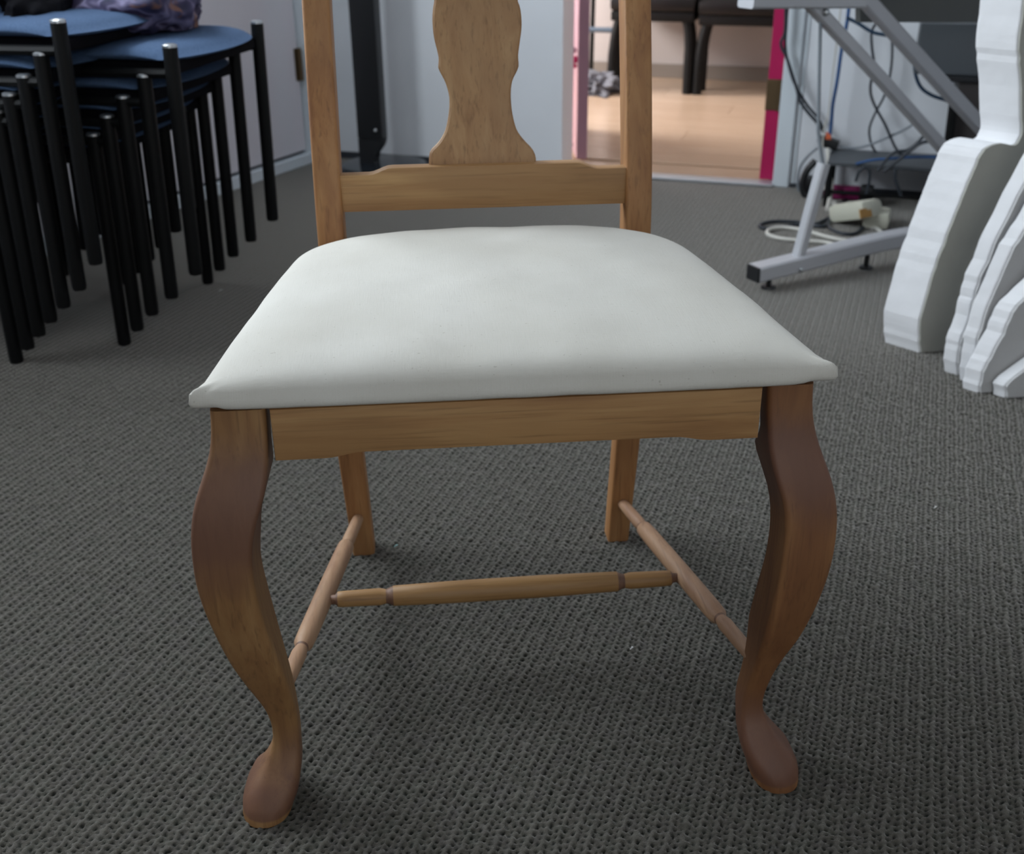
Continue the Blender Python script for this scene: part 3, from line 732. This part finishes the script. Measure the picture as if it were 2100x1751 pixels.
# upholstered drop-in seat
NS, NT = 130, 110
def seat_pt(i, j):
    s = -1 + 2 * i / NS; t = j / NT                     # t 0 front .. 1 back
    s_ = math.sin(s * math.pi / 2) * 0.5 + s * 0.5; t_ = t
    hwf, hwb = 0.2665, 0.205
    v0 = -0.003; v1 = 0.433
    tt = 0.5 - 0.5 * math.cos(math.pi * t_); tt = 0.5 * tt + 0.5 * t_
    v = v0 + (v1 - v0) * tt
    hw = hwf + (hwb - hwf) * tt + 0.003 * math.sin(math.pi * tt)
    e1 = 1 - abs(s_) ** 2.0; e2 = 1 - abs(2 * tt - 1) ** 2.0
    # rounded edge and crowned middle
    edge = (1 - abs(s_) ** 14) ** 0.5 * (1 - abs(2 * tt - 1) ** 18) ** 0.5
    z = H + 0.010 + 0.016 * edge + 0.020 * (max(0, e1) ** 0.62) * (max(0, e2) ** 0.62)
    # pulled-in corners
    u = s_ * hw
    front = math.exp(-((v - v0) / 0.03) ** 2); side = abs(s_) ** 10
    v -= 0.006 * (1 - abs(s_) ** 4) * front * .5
    bk = math.exp(-((v1 - v) / 0.055) ** 2); v -= 0.034 * abs(s_) ** 5 * bk; z -= 0.010 * abs(s_) ** 4 * bk + 0.002 * bk; z = max(z, H + 0.008)
    # folds of cloth gathered at the two front corners
    f = front * abs(s_) ** 24
    cn = math.exp(-((abs(u) - hwf) ** 2 + (v - v0) ** 2) / 0.014 ** 2)
    z += cn * (0.005 + 0.0020 * math.sin((abs(u) * .7 + v) * 520))
    u += math.copysign(1, u) * cn * 0.003; v -= cn * 0.002
    # small wrinkle in front of the middle
    wr = math.exp(-(((u + 0.075) * 0.75 + (v - 0.045) * .66) / 0.004) ** 2) * math.exp(-(((u + 0.075) * -.66 + (v - 0.045) * .75) / 0.020) ** 2)
    z += 0.0016 * wr
    z += 0.0011 * mn.noise(Vector((u * 22, v * 22, 1.3)))
    return Vector((u, v, z))
bm = bmesh.new(); G_ = [[bm.verts.new(seat_pt(i, j)) for j in range(NT + 1)] for i in range(NS + 1)]
for i in range(NS):
    for j in range(NT): bm.faces.new((G_[i][j], G_[i + 1][j], G_[i + 1][j + 1], G_[i][j + 1]))
ring = [G_[i][0] for i in range(NS + 1)] + [G_[NS][j] for j in range(1, NT + 1)] + [G_[i][NT] for i in range(NS - 1, -1, -1)] + [G_[0][j] for j in range(NT - 1, 0, -1)]
cen = Vector((0, 0.2, 0)); prev = ring
for inset, dz in ((-0.0018, -0.003), (-0.0012, -0.0065), (0.0010, -0.0088), (0.0045, -0.0098), (0.014, -0.0098)):
    cur = []
    for v in ring:
        d = Vector((v.co.x, v.co.y, 0)) - cen; d.z = 0; L_ = d.length; d.normalize()
        zz = min(v.co.z, H + 0.0118) + dz
        zz = max(zz, H + 0.0012)
        inset_c = inset + max(0, inset + .002) * 1.6 * math.exp(-((abs(v.co.x) - 0.2665) ** 2 + (v.co.y + .003) ** 2) / 0.02 ** 2)
        cur.append(bm.verts.new((v.co.x - d.x * inset_c, v.co.y - d.y * inset_c, zz)))
    n_ = len(ring)
    for k in range(n_): bm.faces.new((prev[k], prev[(k + 1) % n_], cur[(k + 1) % n_], cur[k]))
    prev = cur
bm.faces.new(prev)
seat = obj('seat', bm, M_calico, chair, 'all'); seat['label'] = 'padded drop-in seat covered in cream calico'
# ================================================================== STACKED CHAIRS
gn = ground(256, 706); gf = ground(427, 580); wv = (gf - gn); wv.z = 0; LW = wv.length; wv.normalize(); fv_ = Vector((wv.y, -wv.x, 0))
SANG = math.atan2(fv_.y, fv_.x)
def stack_chair(name_label, group):
    t = thing('stacking_chair', name_label, 'chair', (0, 0, 0), SANG, group)
    # local x forward, y from near leg (0) to far leg (LW); origin at near front leg foot
    LH, r = 0.418, 0.0132; DP = 0.36
    for y in (0, LW):
        bm = bmesh.new(); tube(bm, [(0, y, 0), (0, y, 0.006), (0.012, y, LH)], [r * .9, r, r], 12); lg = obj('leg', bm, M_black, t, True)
        bm = bmesh.new(); tube(bm, [(0.012, y, LH), (0.012, y, LH + 0.004), (0.012, y, LH + .006)], [r * 1.02, r * 1.0, r * .7], 12); obj('end_cap', bm, M_cap, lg, True)
        bm = bmesh.new(); pr = [(-DP - .012, y, 0), (-DP, y, 0.2), (-DP, y, 0.43), (-DP - 0.008, y, 0.60), (-DP - 0.016, y, 0.78)]
        tube(bm, spline(pr, 4), r, 10); obj('leg', bm, M_black, t, True)
        bm = bmesh.new(); tube(bm, [(-DP, y, LH - 0.045), (0, y, LH - 0.045)], 0.009, 8); obj('side_bar', bm, M_black, t, True)
    # cushion
    bm = bmesh.new(); n1, n2 = 24, 24; y0, y1 = -0.004, LW + 0.004
    top, bot = [], []
    for i in range(n1 + 1):
        a = i / n1
        rt, rb = [], []
        for j in range(n2 + 1):
            b = j / n2; s = 2 * b - 1
            y = (y0 + y1) / 2 + (y1 - y0) / 2 * s
            xf = 0.000 + 0.045 * (1 - s * s) - 0.010 * abs(s) ** 6; xb = -DP + 0.02
            x = xb + (xf - xb) * a
            e = (1 - abs(2 * a - 1) ** 8) ** .6 * (1 - abs(s) ** 8) ** .6
            droop = -0.010 * max(0, (a - .75) / .25) ** 2
            rt.append(bm.verts.new((x, y, LH - 0.012 + 0.012 * e + droop))); rb.append(bm.verts.new((x, y, LH - 0.016 - 0.012 * e + droop * .6)))
        top.append(rt); bot.append(rb)
    for i in range(n1):
        for j in range(n2):
            bm.faces.new((top[i][j], top[i + 1][j], top[i + 1][j + 1], top[i][j + 1])); bm.faces.new((bot[i][j], bot[i][j + 1], bot[i + 1][j + 1], bot[i + 1][j]))
    ed = [(0, j) for j in range(n2 + 1)] + [(i, n2) for i in range(1, n1 + 1)] + [(n1, j) for j in range(n2 - 1, -1, -1)] + [(i, 0) for i in range(n1 - 1, 0, -1)]
    for k in range(len(ed)):
        a, b = ed[k], ed[(k + 1) % len(ed)]
        bm.faces.new((top[a[0]][a[1]], top[b[0]][b[1]], bot[b[0]][b[1]], bot[a[0]][a[1]]))
    obj('seat', bm, M_blue, t, 'all')
    bm = bmesh.new(); box(bm, (-DP + .015, 0.016, LH - 0.050), (0.012, LW - 0.016, LH - 0.026), 0.008); obj('seat_shell', bm, M_blackcloth, t, True)
    bm = bmesh.new(); box(bm, (-0.012, -0.14, -0.17), (0.012, 0.14, 0.0), 0.010); bm.transform(Matrix.Translation((-DP - 0.010, LW / 2, 0.78)) @ Matrix.Rotation(math.radians(-3), 4, 'Y') @ Matrix.Diagonal((1, LW / 2 / .15, 1, 1)))
    obj('backrest', bm, M_blue, t, True)
    return t
ks2, zs2 = [0, .034, .072, .120, .178], [0, .034, .069, .107, .158]
ks1, zs1 = [0, .031, .061, .092, .126, .166, .209], [0, .031, .060, .090, .121, .158, .210]
g2 = 'blue stacking chairs, stack beside the door'; g1 = 'blue stacking chairs, stack at the left picture edge'
ordn = ['bottom', 'second', 'third', 'fourth', 'fifth', 'sixth', 'seventh']
first = None
def lab(i, n, where):
    if i == n - 1: return f'topmost blue stacking chair with black legs, {where}'
    if i == 0: return f'lowest blue stacking chair standing on the carpet, {where}'
    return f'{ordn[i]} blue stacking chair from the floor, {where}'
for gi, (bx, ks, zs_, grp, where) in enumerate(((gn, ks2, zs2, g2, 'in the right stack under the floral bag'), (ground(35, 742), ks1, zs1, g1, 'in the left stack nearest the camera'))):
    for i, (k, z) in enumerate(zip(ks, zs_)):
        p = bx + fv_ * k; lc = (p.x, p.y, z)
        if first is None:
            first = stack_chair(lab(i, len(ks), where), grp); first.location = lc
        else:
            r_ = dup(first, lc, lab(i, len(ks), where)); r_['group'] = grp
# bag and cloth on the right stack
topz = zs2[-1] + 0.420
def on_stack(x, y, z=0): p = gn + fv_ * (ks2[-1] + x) + wv * y; return Vector((p.x, p.y, topz + z))
bag = blob('floral_bag', on_stack(-0.165, 0.24), (0.12, 0.135, 0.075), M_floral, 0.34, 1.0, 1.7, 'dark purple floral fabric bag lying on top of the blue chair stack', 'bag', flat=-0.045)
jk = blob('black_jacket', on_stack(-0.30, 0.13), (0.075, 0.15, 0.085), M_blackcloth, 0.45, 1.2, 9.2, 'black garment bunched behind the floral bag on the chair stack', 'clothing', flat=-0.04)

# ================================================================== DESK, CABLES
dA, dB = Vector((0.588, 2.371, 0)), Vector((0.850, 2.506, 0)); dE = (dB - dA).normalized(); dN = Vector((dE.y, -dE.x, 0))
def dp(px, py, off=0.0): return vplane(px, py, dA - dN * off, dN)
desk = thing('office_desk', 'grey metal desk frame with slanted struts and a floor foot', 'desk', tuple(dA))
def sub(P): return [Vector(p) - dA for p in P]
def beam(P, w, h, m, name, bev=0.004, side=None):
    """rectangular bar along P (in the desk plane); h measured in plane, w across it"""
    P = [Vector(p) for p in P]; rings = []
    for i, p in enumerate(P):
        t = (P[min(i + 1, len(P) - 1)] - P[max(i - 1, 0)]).normalized(); u = dN; q = t.cross(u).normalized()
        c = []
        b_ = bev
        for sx, sy in ((1, 1), (-1, 1), (-1, -1), (1, -1)):
            for (ax, ay) in (((sx * (w / 2), sy * (h / 2 - b_)), (sx * (w / 2 - b_), sy * (h / 2))) if sx * sy > 0 else ((sx * (w / 2 - b_), sy * (h / 2)), (sx * (w / 2), sy * (h / 2 - b_)))):
                c.append(p + u * ax + q * ay)
        rings.append(c)
    bm = bmesh.new(); loft(bm, rings); return obj(name, bm, m, desk)
fp = [dA + dE * a + Vector((0, 0, z)) for a, z in ((-0.045, 0.042), (0.02, 0.045), (0.12, 0.050), (0.25, 0.057), (0.34, 0.060), (0.45, 0.059), (0.58, 0.054), (0.70, 0.046), (0.80, 0.042))]
foot = beam(sub(spline(fp, 4)), 0.045, 0.036, M_silver, 'foot_bar')
bm = bmesh.new(); box(bm, (-0.003, -0.021, -0.017), (0.003, 0.021, 0.017), 0.002); e = -dE * 0.047
bm.transform(Matrix.Translation(Vector((e.x, e.y, 0.042))) @ Matrix.Rotation(math.atan2(dE.y, dE.x), 4, 'Z')); obj('end_plug', bm, M_plast, foot)
for a in (0.0, 0.295, 0.74):
    bm = bmesh.new(); p = dE * a; zt = 0.03 if a != 0.295 else 0.042
    tube(bm, [(p.x, p.y, 0), (p.x, p.y, 0.006), (p.x, p.y, 0.0062), (p.x, p.y, zt)], [0.017, 0.015, 0.006, 0.006], 14); obj('levelling_foot', bm, M_plast, foot, True)
bm = bmesh.new(); p = dp(1628, 547) - dA + dN * .024; bmesh.ops.create_uvsphere(bm, u_segments=8, v_segments=6, radius=.006); bm.transform(Matrix.Translation(p)); obj('bolt', bm, M_cap, foot, True)
post = beam(sub([dp(1636, 530), dp(1660, 440), dp(1689, 335)]), 0.026, 0.024, M_silver, 'post')
bm = bmesh.new(); tube(bm, sub([dp(1688, 345), dp(1678, 270), dp(1680, 150), dp(1683, 24)]), 0.004, 8); obj('rod', bm, M_cab_g, desk, True)
s1 = beam(sub([dp(1610, -50), dp(1650, -6), dp(1805, 160), dp(1962, 335), dp(2110, 500)]), 0.026, 0.026, M_silver, 'strut')
bm = bmesh.new(); bmesh.ops.create_uvsphere(bm, u_segments=12, v_segments=8, radius=.008); bm.transform(Matrix.Translation(dp(1683, 24) - dA + dN * .016)); obj('bolt', bm, M_cap, s1, True)
s2 = beam(sub([dp(1745, -35, 0.055), dp(1780, 4, 0.055), dp(1900, 138, 0.055), dp(2030, 280, 0.055), dp(2180, 440, 0.055)]), 0.028, 0.032, M_silver, 'strut')
beam(sub([dp(1530, -2), dp(1645, -2), dp(1761, -2)]), 0.05, 0.034, M_silver, 'cross_rail')
zt = dp(1650, -2).z
bm = bmesh.new(); pr = [dA + dE * (-0.15) + Vector((0, 0, 0.70)), dA + dE * 1.05 + Vector((0, 0, 0.70)), dA + dE * 1.05 + Vector((0, 0, 0.725)), dA + dE * (-0.15) + Vector((0, 0, 0.725))]
prism(bm, sub([p + dN * 0.1 for p in pr]), -dN * 0.36, 0.003); obj('desk_top', bm, M_silver, desk)
for a in (0.08, 0.30):
    pz = dA + dE * a
    bm = bmesh.new(); prism(bm, sub([pz + Vector((0, 0, zt)), pz + dE * .03 + Vector((0, 0, zt)), pz + dE * .03 + Vector((0, 0, .70)), pz + Vector((0, 0, .70))]), -dN * .03); obj('bracket', bm, M_silver, desk)
q0, q1, q2, q3 = dp(1765, 46, .14), dp(2150, 46, .14), dp(2150, -110, .14), dp(1765, -110, .14)
q2.z = q3.z = 0.699
bm = bmesh.new(); prism(bm, sub([q0, q1, q2, q3]), -dN * 0.018, 0.002); obj('modesty_panel', bm, M_dpanel, desk)

# equipment under the desk, by the wall
def wall_block(name, lbl, cat, x0, y0, x1, y1, off, dep, m, zlo=None, bev=.004):
    a = (wpt(x0, (y0 + y1) / 2, off) - CR).dot(EB); b = (wpt(x1, (y0 + y1) / 2, off) - CR).dot(EB); xm = (x0 + x1) / 2
    z1 = wpt(xm, y0, off).z; z0 = wpt(xm, y1, off).z if zlo is None else zlo
    bm = bmesh.new(); frame_box(bm, B, a, b, off - dep, off, z0, z1, bev); o = obj(name, bm, m)
    return tag(o, lbl, cat), a, b, z0, z1
cab, a, b, z0, z1 = wall_block('storage_cabinet', 'dark brown storage box on the carpet behind the slanted desk struts', 'cabinet', 1948, 172, 2200, 392, 0.215, 0.195, M_dbrown, 0.0)
wall_block('equipment_case', 'dark grey equipment case on top of the brown storage box', 'case', 1880, 50, 2160, 160, 0.20, 0.17, M_dgrey, z1 + 0.014)[0]
bm = bmesh.new(); frame_box(bm, B, a - .06, b + .02, 0.02, 0.225, z1 + .0005, z1 + .0135, .003); tag(obj('shelf_board', bm, M_plast), 'thin black board between the brown box and the grey case', 'board')
# black wire stand
stand = thing('wire_stand', 'black wire stand with low shelf against the wall under the desk', 'stand', tuple(B(1.95, 0.2, 0)))
SO = Vector(stand.location)
def rod(P, r, m=M_black, name='rod'):
    bm = bmesh.new(); tube(bm, [Vector(p) - SO for p in P], r, 8); return obj(name, bm, m, stand, True)
a0 = (wpt(1700, 370, 0.20) - CR).dot(EB); a1 = (wpt(1932, 360, 0.20) - CR).dot(EB); zt2 = wpt(1932, 352, 0.20).z
for aa, dd_ in ((a0, .20), (a1, .20), (a0, .03), (a1, .03)): rod([B(aa, dd_, 0), B(aa, dd_, zt2)], 0.010, name='leg')
bm = bmesh.new(); frame_box(bm, B, a0 - .01, a1 + .01, 0.02, 0.21, zt2, zt2 + .010, .002); bm.transform(Matrix.Translation(-SO)); obj('shelf', bm, M_dgrey, stand)
rod([wpt(1958, 190, 0.23), wpt(1942, 315, 0.23)], 0.012, name='upright')
rod([B(a0, .20, zt2 * .35), B(a1, .20, zt2 * .35)], 0.006, name='rail')

def cable(label, P, r, m, off=0.03, offs=None, name='cable', n=7):
    pts = [wpt(x, y, (offs[i] if offs else off)) for i, (x, y) in enumerate(P)]
    bm = bmesh.new(); tube(bm, spline(pts, n), r, 8); o = obj(name, bm, m, None, True); return tag(o, label, 'cable', None)
cable('black twisted cable hanging nearest the doorway frame', [(1612, -40), (1610, 60), (1602, 85), (1604, 100), (1614, 120), (1634, 182), (1640, 205), (1655, 228), (1676, 252), (1690, 272)], .0045, M_cab_b, .05)
cable('thin black cable crossing the twisted one beside doorway frame', [(1618, -40), (1613, 50), (1611, 100), (1622, 150), (1634, 180), (1655, 215), (1678, 243), (1690, 268)], .0040, M_cab_b, .035)
cable('bright blue cable running down to the orange plug', [(1746, -40), (1738, 40), (1727, 95), (1717, 165), (1708, 215), (1704, 262), (1700, 285)], .0050, M_cab_blue, .06)
cable('thin white cable left of the bright blue cable', [(1730, -30), (1718, 70), (1708, 150), (1699, 230), (1689, 270), (1687, 320), (1690, 370)], .0022, M_cab_w, .07)
cable('grey cable curving right from the black power block', [(1722, 300), (1750, 304), (1780, 298), (1812, 285), (1850, 268), (1870, 256), (1884, 240)], .0036, M_cab_g, .05)
cable('black cable looping down past the power block towards the floor', [(1800, 42), (1788, 65), (1788, 95), (1792, 135), (1785, 180), (1792, 212), (1815, 255), (1828, 285), (1840, 308), (1860, 325)], .0038, M_cab_b, .06)
cable('dark cable crossing the long black one under the desk', [(1828, 60), (1830, 100), (1828, 135), (1822, 170), (1812, 200), (1795, 232), (1783, 265), (1788, 298), (1805, 322), (1820, 332)], .0034, M_cab_b, .04)
cable('dark blue cable drooping behind the upper strut', [(1736, 36), (1760, 48), (1790, 66), (1830, 75), (1855, 90), (1873, 112), (1877, 150), (1888, 178), (1910, 195), (1945, 207)], .0048, mat('navy_cable', (0.012, 0.04, 0.08), .5), .12)
cable('long dark cable along the foot of the wall into the stand', [(1640, 400), (1636, 375), (1640, 345), (1655, 322), (1676, 303)], .0040, M_cab_g, .05)
cable('black cable bunch rising from the low stand', [(1800, 350), (1815, 330), (1835, 312), (1860, 308), (1878, 296), (1895, 278)], .0042, M_cab_b, .23)
cable('second black lead fanning right from the stand', [(1812, 352), (1840, 330), (1868, 308), (1890, 293), (1918, 288)], .0045, M_cab_b, .24)
cable('blue lead lying across the top of the low stand', [(1755, 336), (1790, 328), (1830, 325), (1870, 322), (1920, 322)], .0035, M_cab_blue, .215)
cable('looped black lead hanging in front of the low stand', [(1755, 372), (1762, 352), (1774, 343), (1783, 352), (1782, 375), (1777, 398)], .0045, M_cab_b, .25)
cable('black lead hanging behind the right part of the stand', [(1838, 345), (1836, 365), (1842, 385), (1848, 402)], .0045, M_cab_b, .24)
cable('thick dark cable coil beside the desk post', [(1672, 330), (1655, 350), (1646, 375), (1650, 398), (1665, 402), (1678, 385), (1682, 360)], .010, M_plast, .12)

def wblob(name, lbl, cat, x0, y0, x1, y1, off, dep, m, bev=.006):
    return wall_block(name, lbl, cat, x0, y0, x1, y1, off, dep, m, None, bev)[0]
pb = thing('power_block', 'black power connector block hanging among cables beside desk post', 'power block', tuple(wpt(1700, 295, .06)))
PO = Vector(pb.location)
bm = bmesh.new(); p_ = [wpt(1675, 290, .06), wpt(1690, 303, .06), wpt(1715, 309, .06), wpt(1722, 292, .06), wpt(1700, 284, .06), wpt(1683, 281, .06)]
prism(bm, [p - PO for p in p_], -NB * .035, .004); obj('block_body', bm, M_plast, pb, True)
bm = bmesh.new(); p_ = [wpt(1692, 286, .065), wpt(1704, 287, .065), wpt(1704, 274, .065), wpt(1693, 273, .065)]
prism(bm, [p - PO for p in p_], -NB * .02, .003); o = obj('plug', bm, M_orange, pb, True); o['label'] = 'orange plug'
# white and black cables lying on the carpet round the foot of the post
def fl_cable(label, P, r, m, zr=None):
    pts = [ground(x, y, r if zr is None else zr[i]) for i, (x, y) in enumerate(P)]
    bm = bmesh.new(); tube(bm, spline(pts, 8), r, 10); return tag(obj('cable', bm, m, None, True), label, 'cable')
fl_cable('thick white cable looped on the carpet behind the desk foot', [(1740, 512), (1715, 503), (1690, 497), (1650, 494), (1600, 489), (1574, 480), (1580, 470), (1610, 467), (1650, 473), (1700, 487), (1750, 495), (1790, 492), (1808, 482), (1800, 470), (1780, 464)], .0055, M_cab_w)
fl_cable('black cable lying in a flat loop left of the desk post', [(1700, 447), (1670, 460), (1640, 461), (1600, 466), (1565, 468), (1560, 460), (1590, 454), (1640, 456), (1680, 464), (1697, 458), (1712, 428), (1735, 410)], .0050, M_cab_b)
fl_cable('black lead curling around the white adaptor', [(1712, 420), (1704, 445), (1700, 465), (1725, 478), (1755, 478), (1775, 460), (1785, 440), (1778, 425)], .0045, M_cab_b)
cable('grey-white cable draped down the desk post', [(1697, 305), (1700, 340), (1705, 375), (1703, 400), (1697, 430)], .0065, M_cab_w, offs=[.09, .12, .15, .18, .3])
cable('second pale cable clipped to the desk post', [(1683, 300), (1686, 330), (1692, 365), (1695, 400)], .006, M_cab_w, offs=[.09, .12, .15, .2])

def lump(name, label, cat, c, size, rz, m, tilt=0.0):
    bm = bmesh.new(); box(bm, tuple(-s / 2 for s in size), tuple(s / 2 for s in size), min(size) * .32)
    bm.transform(Matrix.Rotation(rz, 4, 'Z') @ Matrix.Rotation(tilt, 4, 'X'))
    zm = min(v.co.z for v in bm.verts); o = obj(name, bm, m, None, True); o.location = (c.x, c.y, -zm + .0005); return tag(o, label, cat)
ad = lump('power_adaptor', 'cream plug-in adaptor with amber label on the carpet under the desk', 'adaptor', ground(1750, 462), (0.075, 0.13, 0.05), math.radians(28), M_cream, math.radians(-18))
bm = bmesh.new(); box(bm, (-.02, -.012, -.002), (.02, .012, .002), .001); lb = obj('amber_label', bm, M_amber, ad); lb.location = (0.006, -0.068, 0.012); lb.rotation_euler = (math.radians(68), 0, math.radians(28))
lump('cream_plug', 'round cream plastic plug behind the amber labelled adaptor', 'plug', ground(1795, 463), (0.07, 0.09, 0.045), math.radians(-20), M_cream)
lump('white_plug', 'small white plug leaning left of the cream adaptor', 'plug', ground(1706, 428), (0.022, 0.05, 0.02), math.radians(-15), M_cab_w)
lump('magenta_pouch', 'magenta fabric pouch on the floor behind the adaptor', 'pouch', ground(1735, 407), (0.13, 0.05, 0.035), EB.to_2d().angle_signed(Vector((1, 0))), mat('magenta_cloth', (.22, .01, .09), .8))
lump('black_charger', 'black charger block standing beside the magenta pouch', 'charger', ground(1774, 422), (0.04, 0.045, 0.06), math.radians(-15), M_plast)
lump('black_cable_box', 'dark cable box on the carpet at the post foot', 'box', ground(1662, 395), (0.06, 0.05, 0.05), math.radians(-15), M_plast)

# ================================================================== FOAM CUT-OUTS AT RIGHT
fA = ground(1885, 723); fE = Vector((0.993, 0.115, 0)).normalized(); fN = Vector((fE.y, -fE.x, 0))
def board(name_label, edge_px, bottom_px, d, thick, right_px, face_m):
    """upright board: left profile given in the photo's frame on its own vertical plane d metres in front of the rear board"""
    P0 = fA + fN * d
    pts = [vplane(x, y, P0, fN) for x, y in edge_px]
    prof = spline(pts, 3)
    for i_, p in enumerate(prof):
        p.z = max(p.z, 0.0)
        if 0 < i_ < len(prof) - 2: prof[i_] = p + fE * 0.0022 * mn.noise(Vector((i_ * .7, d * 50, 1)))
    zt = prof[0].z; base = Vector((prof[-1].x, prof[-1].y, 0))
    R0 = vplane(right_px, 700, P0, fN); Rt = Vector((R0.x, R0.y, zt))
    prof = [p for p in prof[:-1] if p.z > 0.003] + [Vector((prof[-1].x, prof[-1].y, 0.0))]
    poly = prof + [Vector((R0.x, R0.y, 0)), Rt]
    t = thing('foam_board', name_label, 'foam board', tuple(base))
    bm = bmesh.new(); sh = (-fN * thick * 0.82 - fE * thick * 0.57)
    prism(bm, [p - base for p in poly], sh, 0.0025); obj('foam_core', bm, M_foam, t)
    # face sheet glued on the front
    bm = bmesh.new(); ins = 0.0015
    prism(bm, [p - base + fE * ins * 2 + fN * .0045 + Vector((0, 0, 0.002 if p.z < .002 else 0)) for p in poly], -fN * .0042); obj('face_sheet', bm, face_m, t)
    return t
eA = [(2100, -40), (2092, 35), (2084, 90), (2086, 130), (2089, 180), (2090, 240), (2090, 276), (2076, 297), (2046, 293), (2020, 302), (2008, 315), (1992, 350), (1975, 390), (1957, 435), (1932, 500), (1915, 545), (1900, 595), (1884, 655), (1882, 690), (1885, 722)]
board('rear white foam board cut-out with greenish face, tallest and furthest left', eA, None, 0.0, 0.075, 2330, M_foamface)
eB = [(2215, -40), (2210, 100), (2190, 220), (2140, 300), (2085, 400), (2058, 455), (2035, 500), (2023, 535), (2006, 568), (1996, 605), (1990, 624), (1981, 661), (1971, 686), (1965, 710), (1961, 743), (1963, 770)]
board('second foam board cut-out, curved white edge in front of the greenish one', eB, None, 0.115, 0.026, 2330, M_foamface2)
eC = [(2180, 320), (2130, 420), (2100, 470), (2077, 505), (2045, 574), (2023, 626), (2010, 665), (2002, 694), (1994, 743), (1992, 790)]
board('third foam board cut-out, slim white edge just right of a dark gap', eC, None, 0.155, 0.024, 2330, M_foamface2)
eD = [(2200, 490), (2150, 560), (2100, 609), (2078, 632), (2066, 655), (2054, 684), (2033, 723), (2017, 752), (2008, 782), (2005, 808)]
board('fourth foam board cut-out with slanting white side edge', eD, None, 0.195, 0.030, 2330, M_foamface2)
eE = [(2260, 640), (2180, 700), (2100, 756), (2062, 786), (2061, 800), (2060, 816)]
board('lowest foam board cut-out with a square notch corner, nearest the camera', eE, None, 0.222, 0.022, 2330, M_foamface2)

# crumbs on the carpet
for i, (x, y, s, c, lbl) in enumerate(((812, 1122, .0022, (.35, .6, .6), 'tiny pale turquoise thread scrap on carpet behind left back leg'), (1917, 1043, .0022, (.7, .7, .68), 'tiny white scrap on the carpet right of the chair'), (1295, 1332, .0018, (.75, .75, .78), 'tiny white speck on carpet in front of the cross stretcher'), (453, 597, .003, (.7, .7, .68), 'tiny pale scrap on carpet in front of the chair stacks'))):
    g = ground(x, y); bm = bmesh.new(); tube(bm, spline([g + Vector((-s, -s, .002)), g + Vector((s * .2, -s * .4, .0035)), g + Vector((s, s * .5, .003)), g + Vector((s * .3, s * 1.6, .002))], 4), s * .28, 6)
    tag(obj('lint_scrap', bm, mat('scrap', c, .8), None, True), lbl, 'scrap')
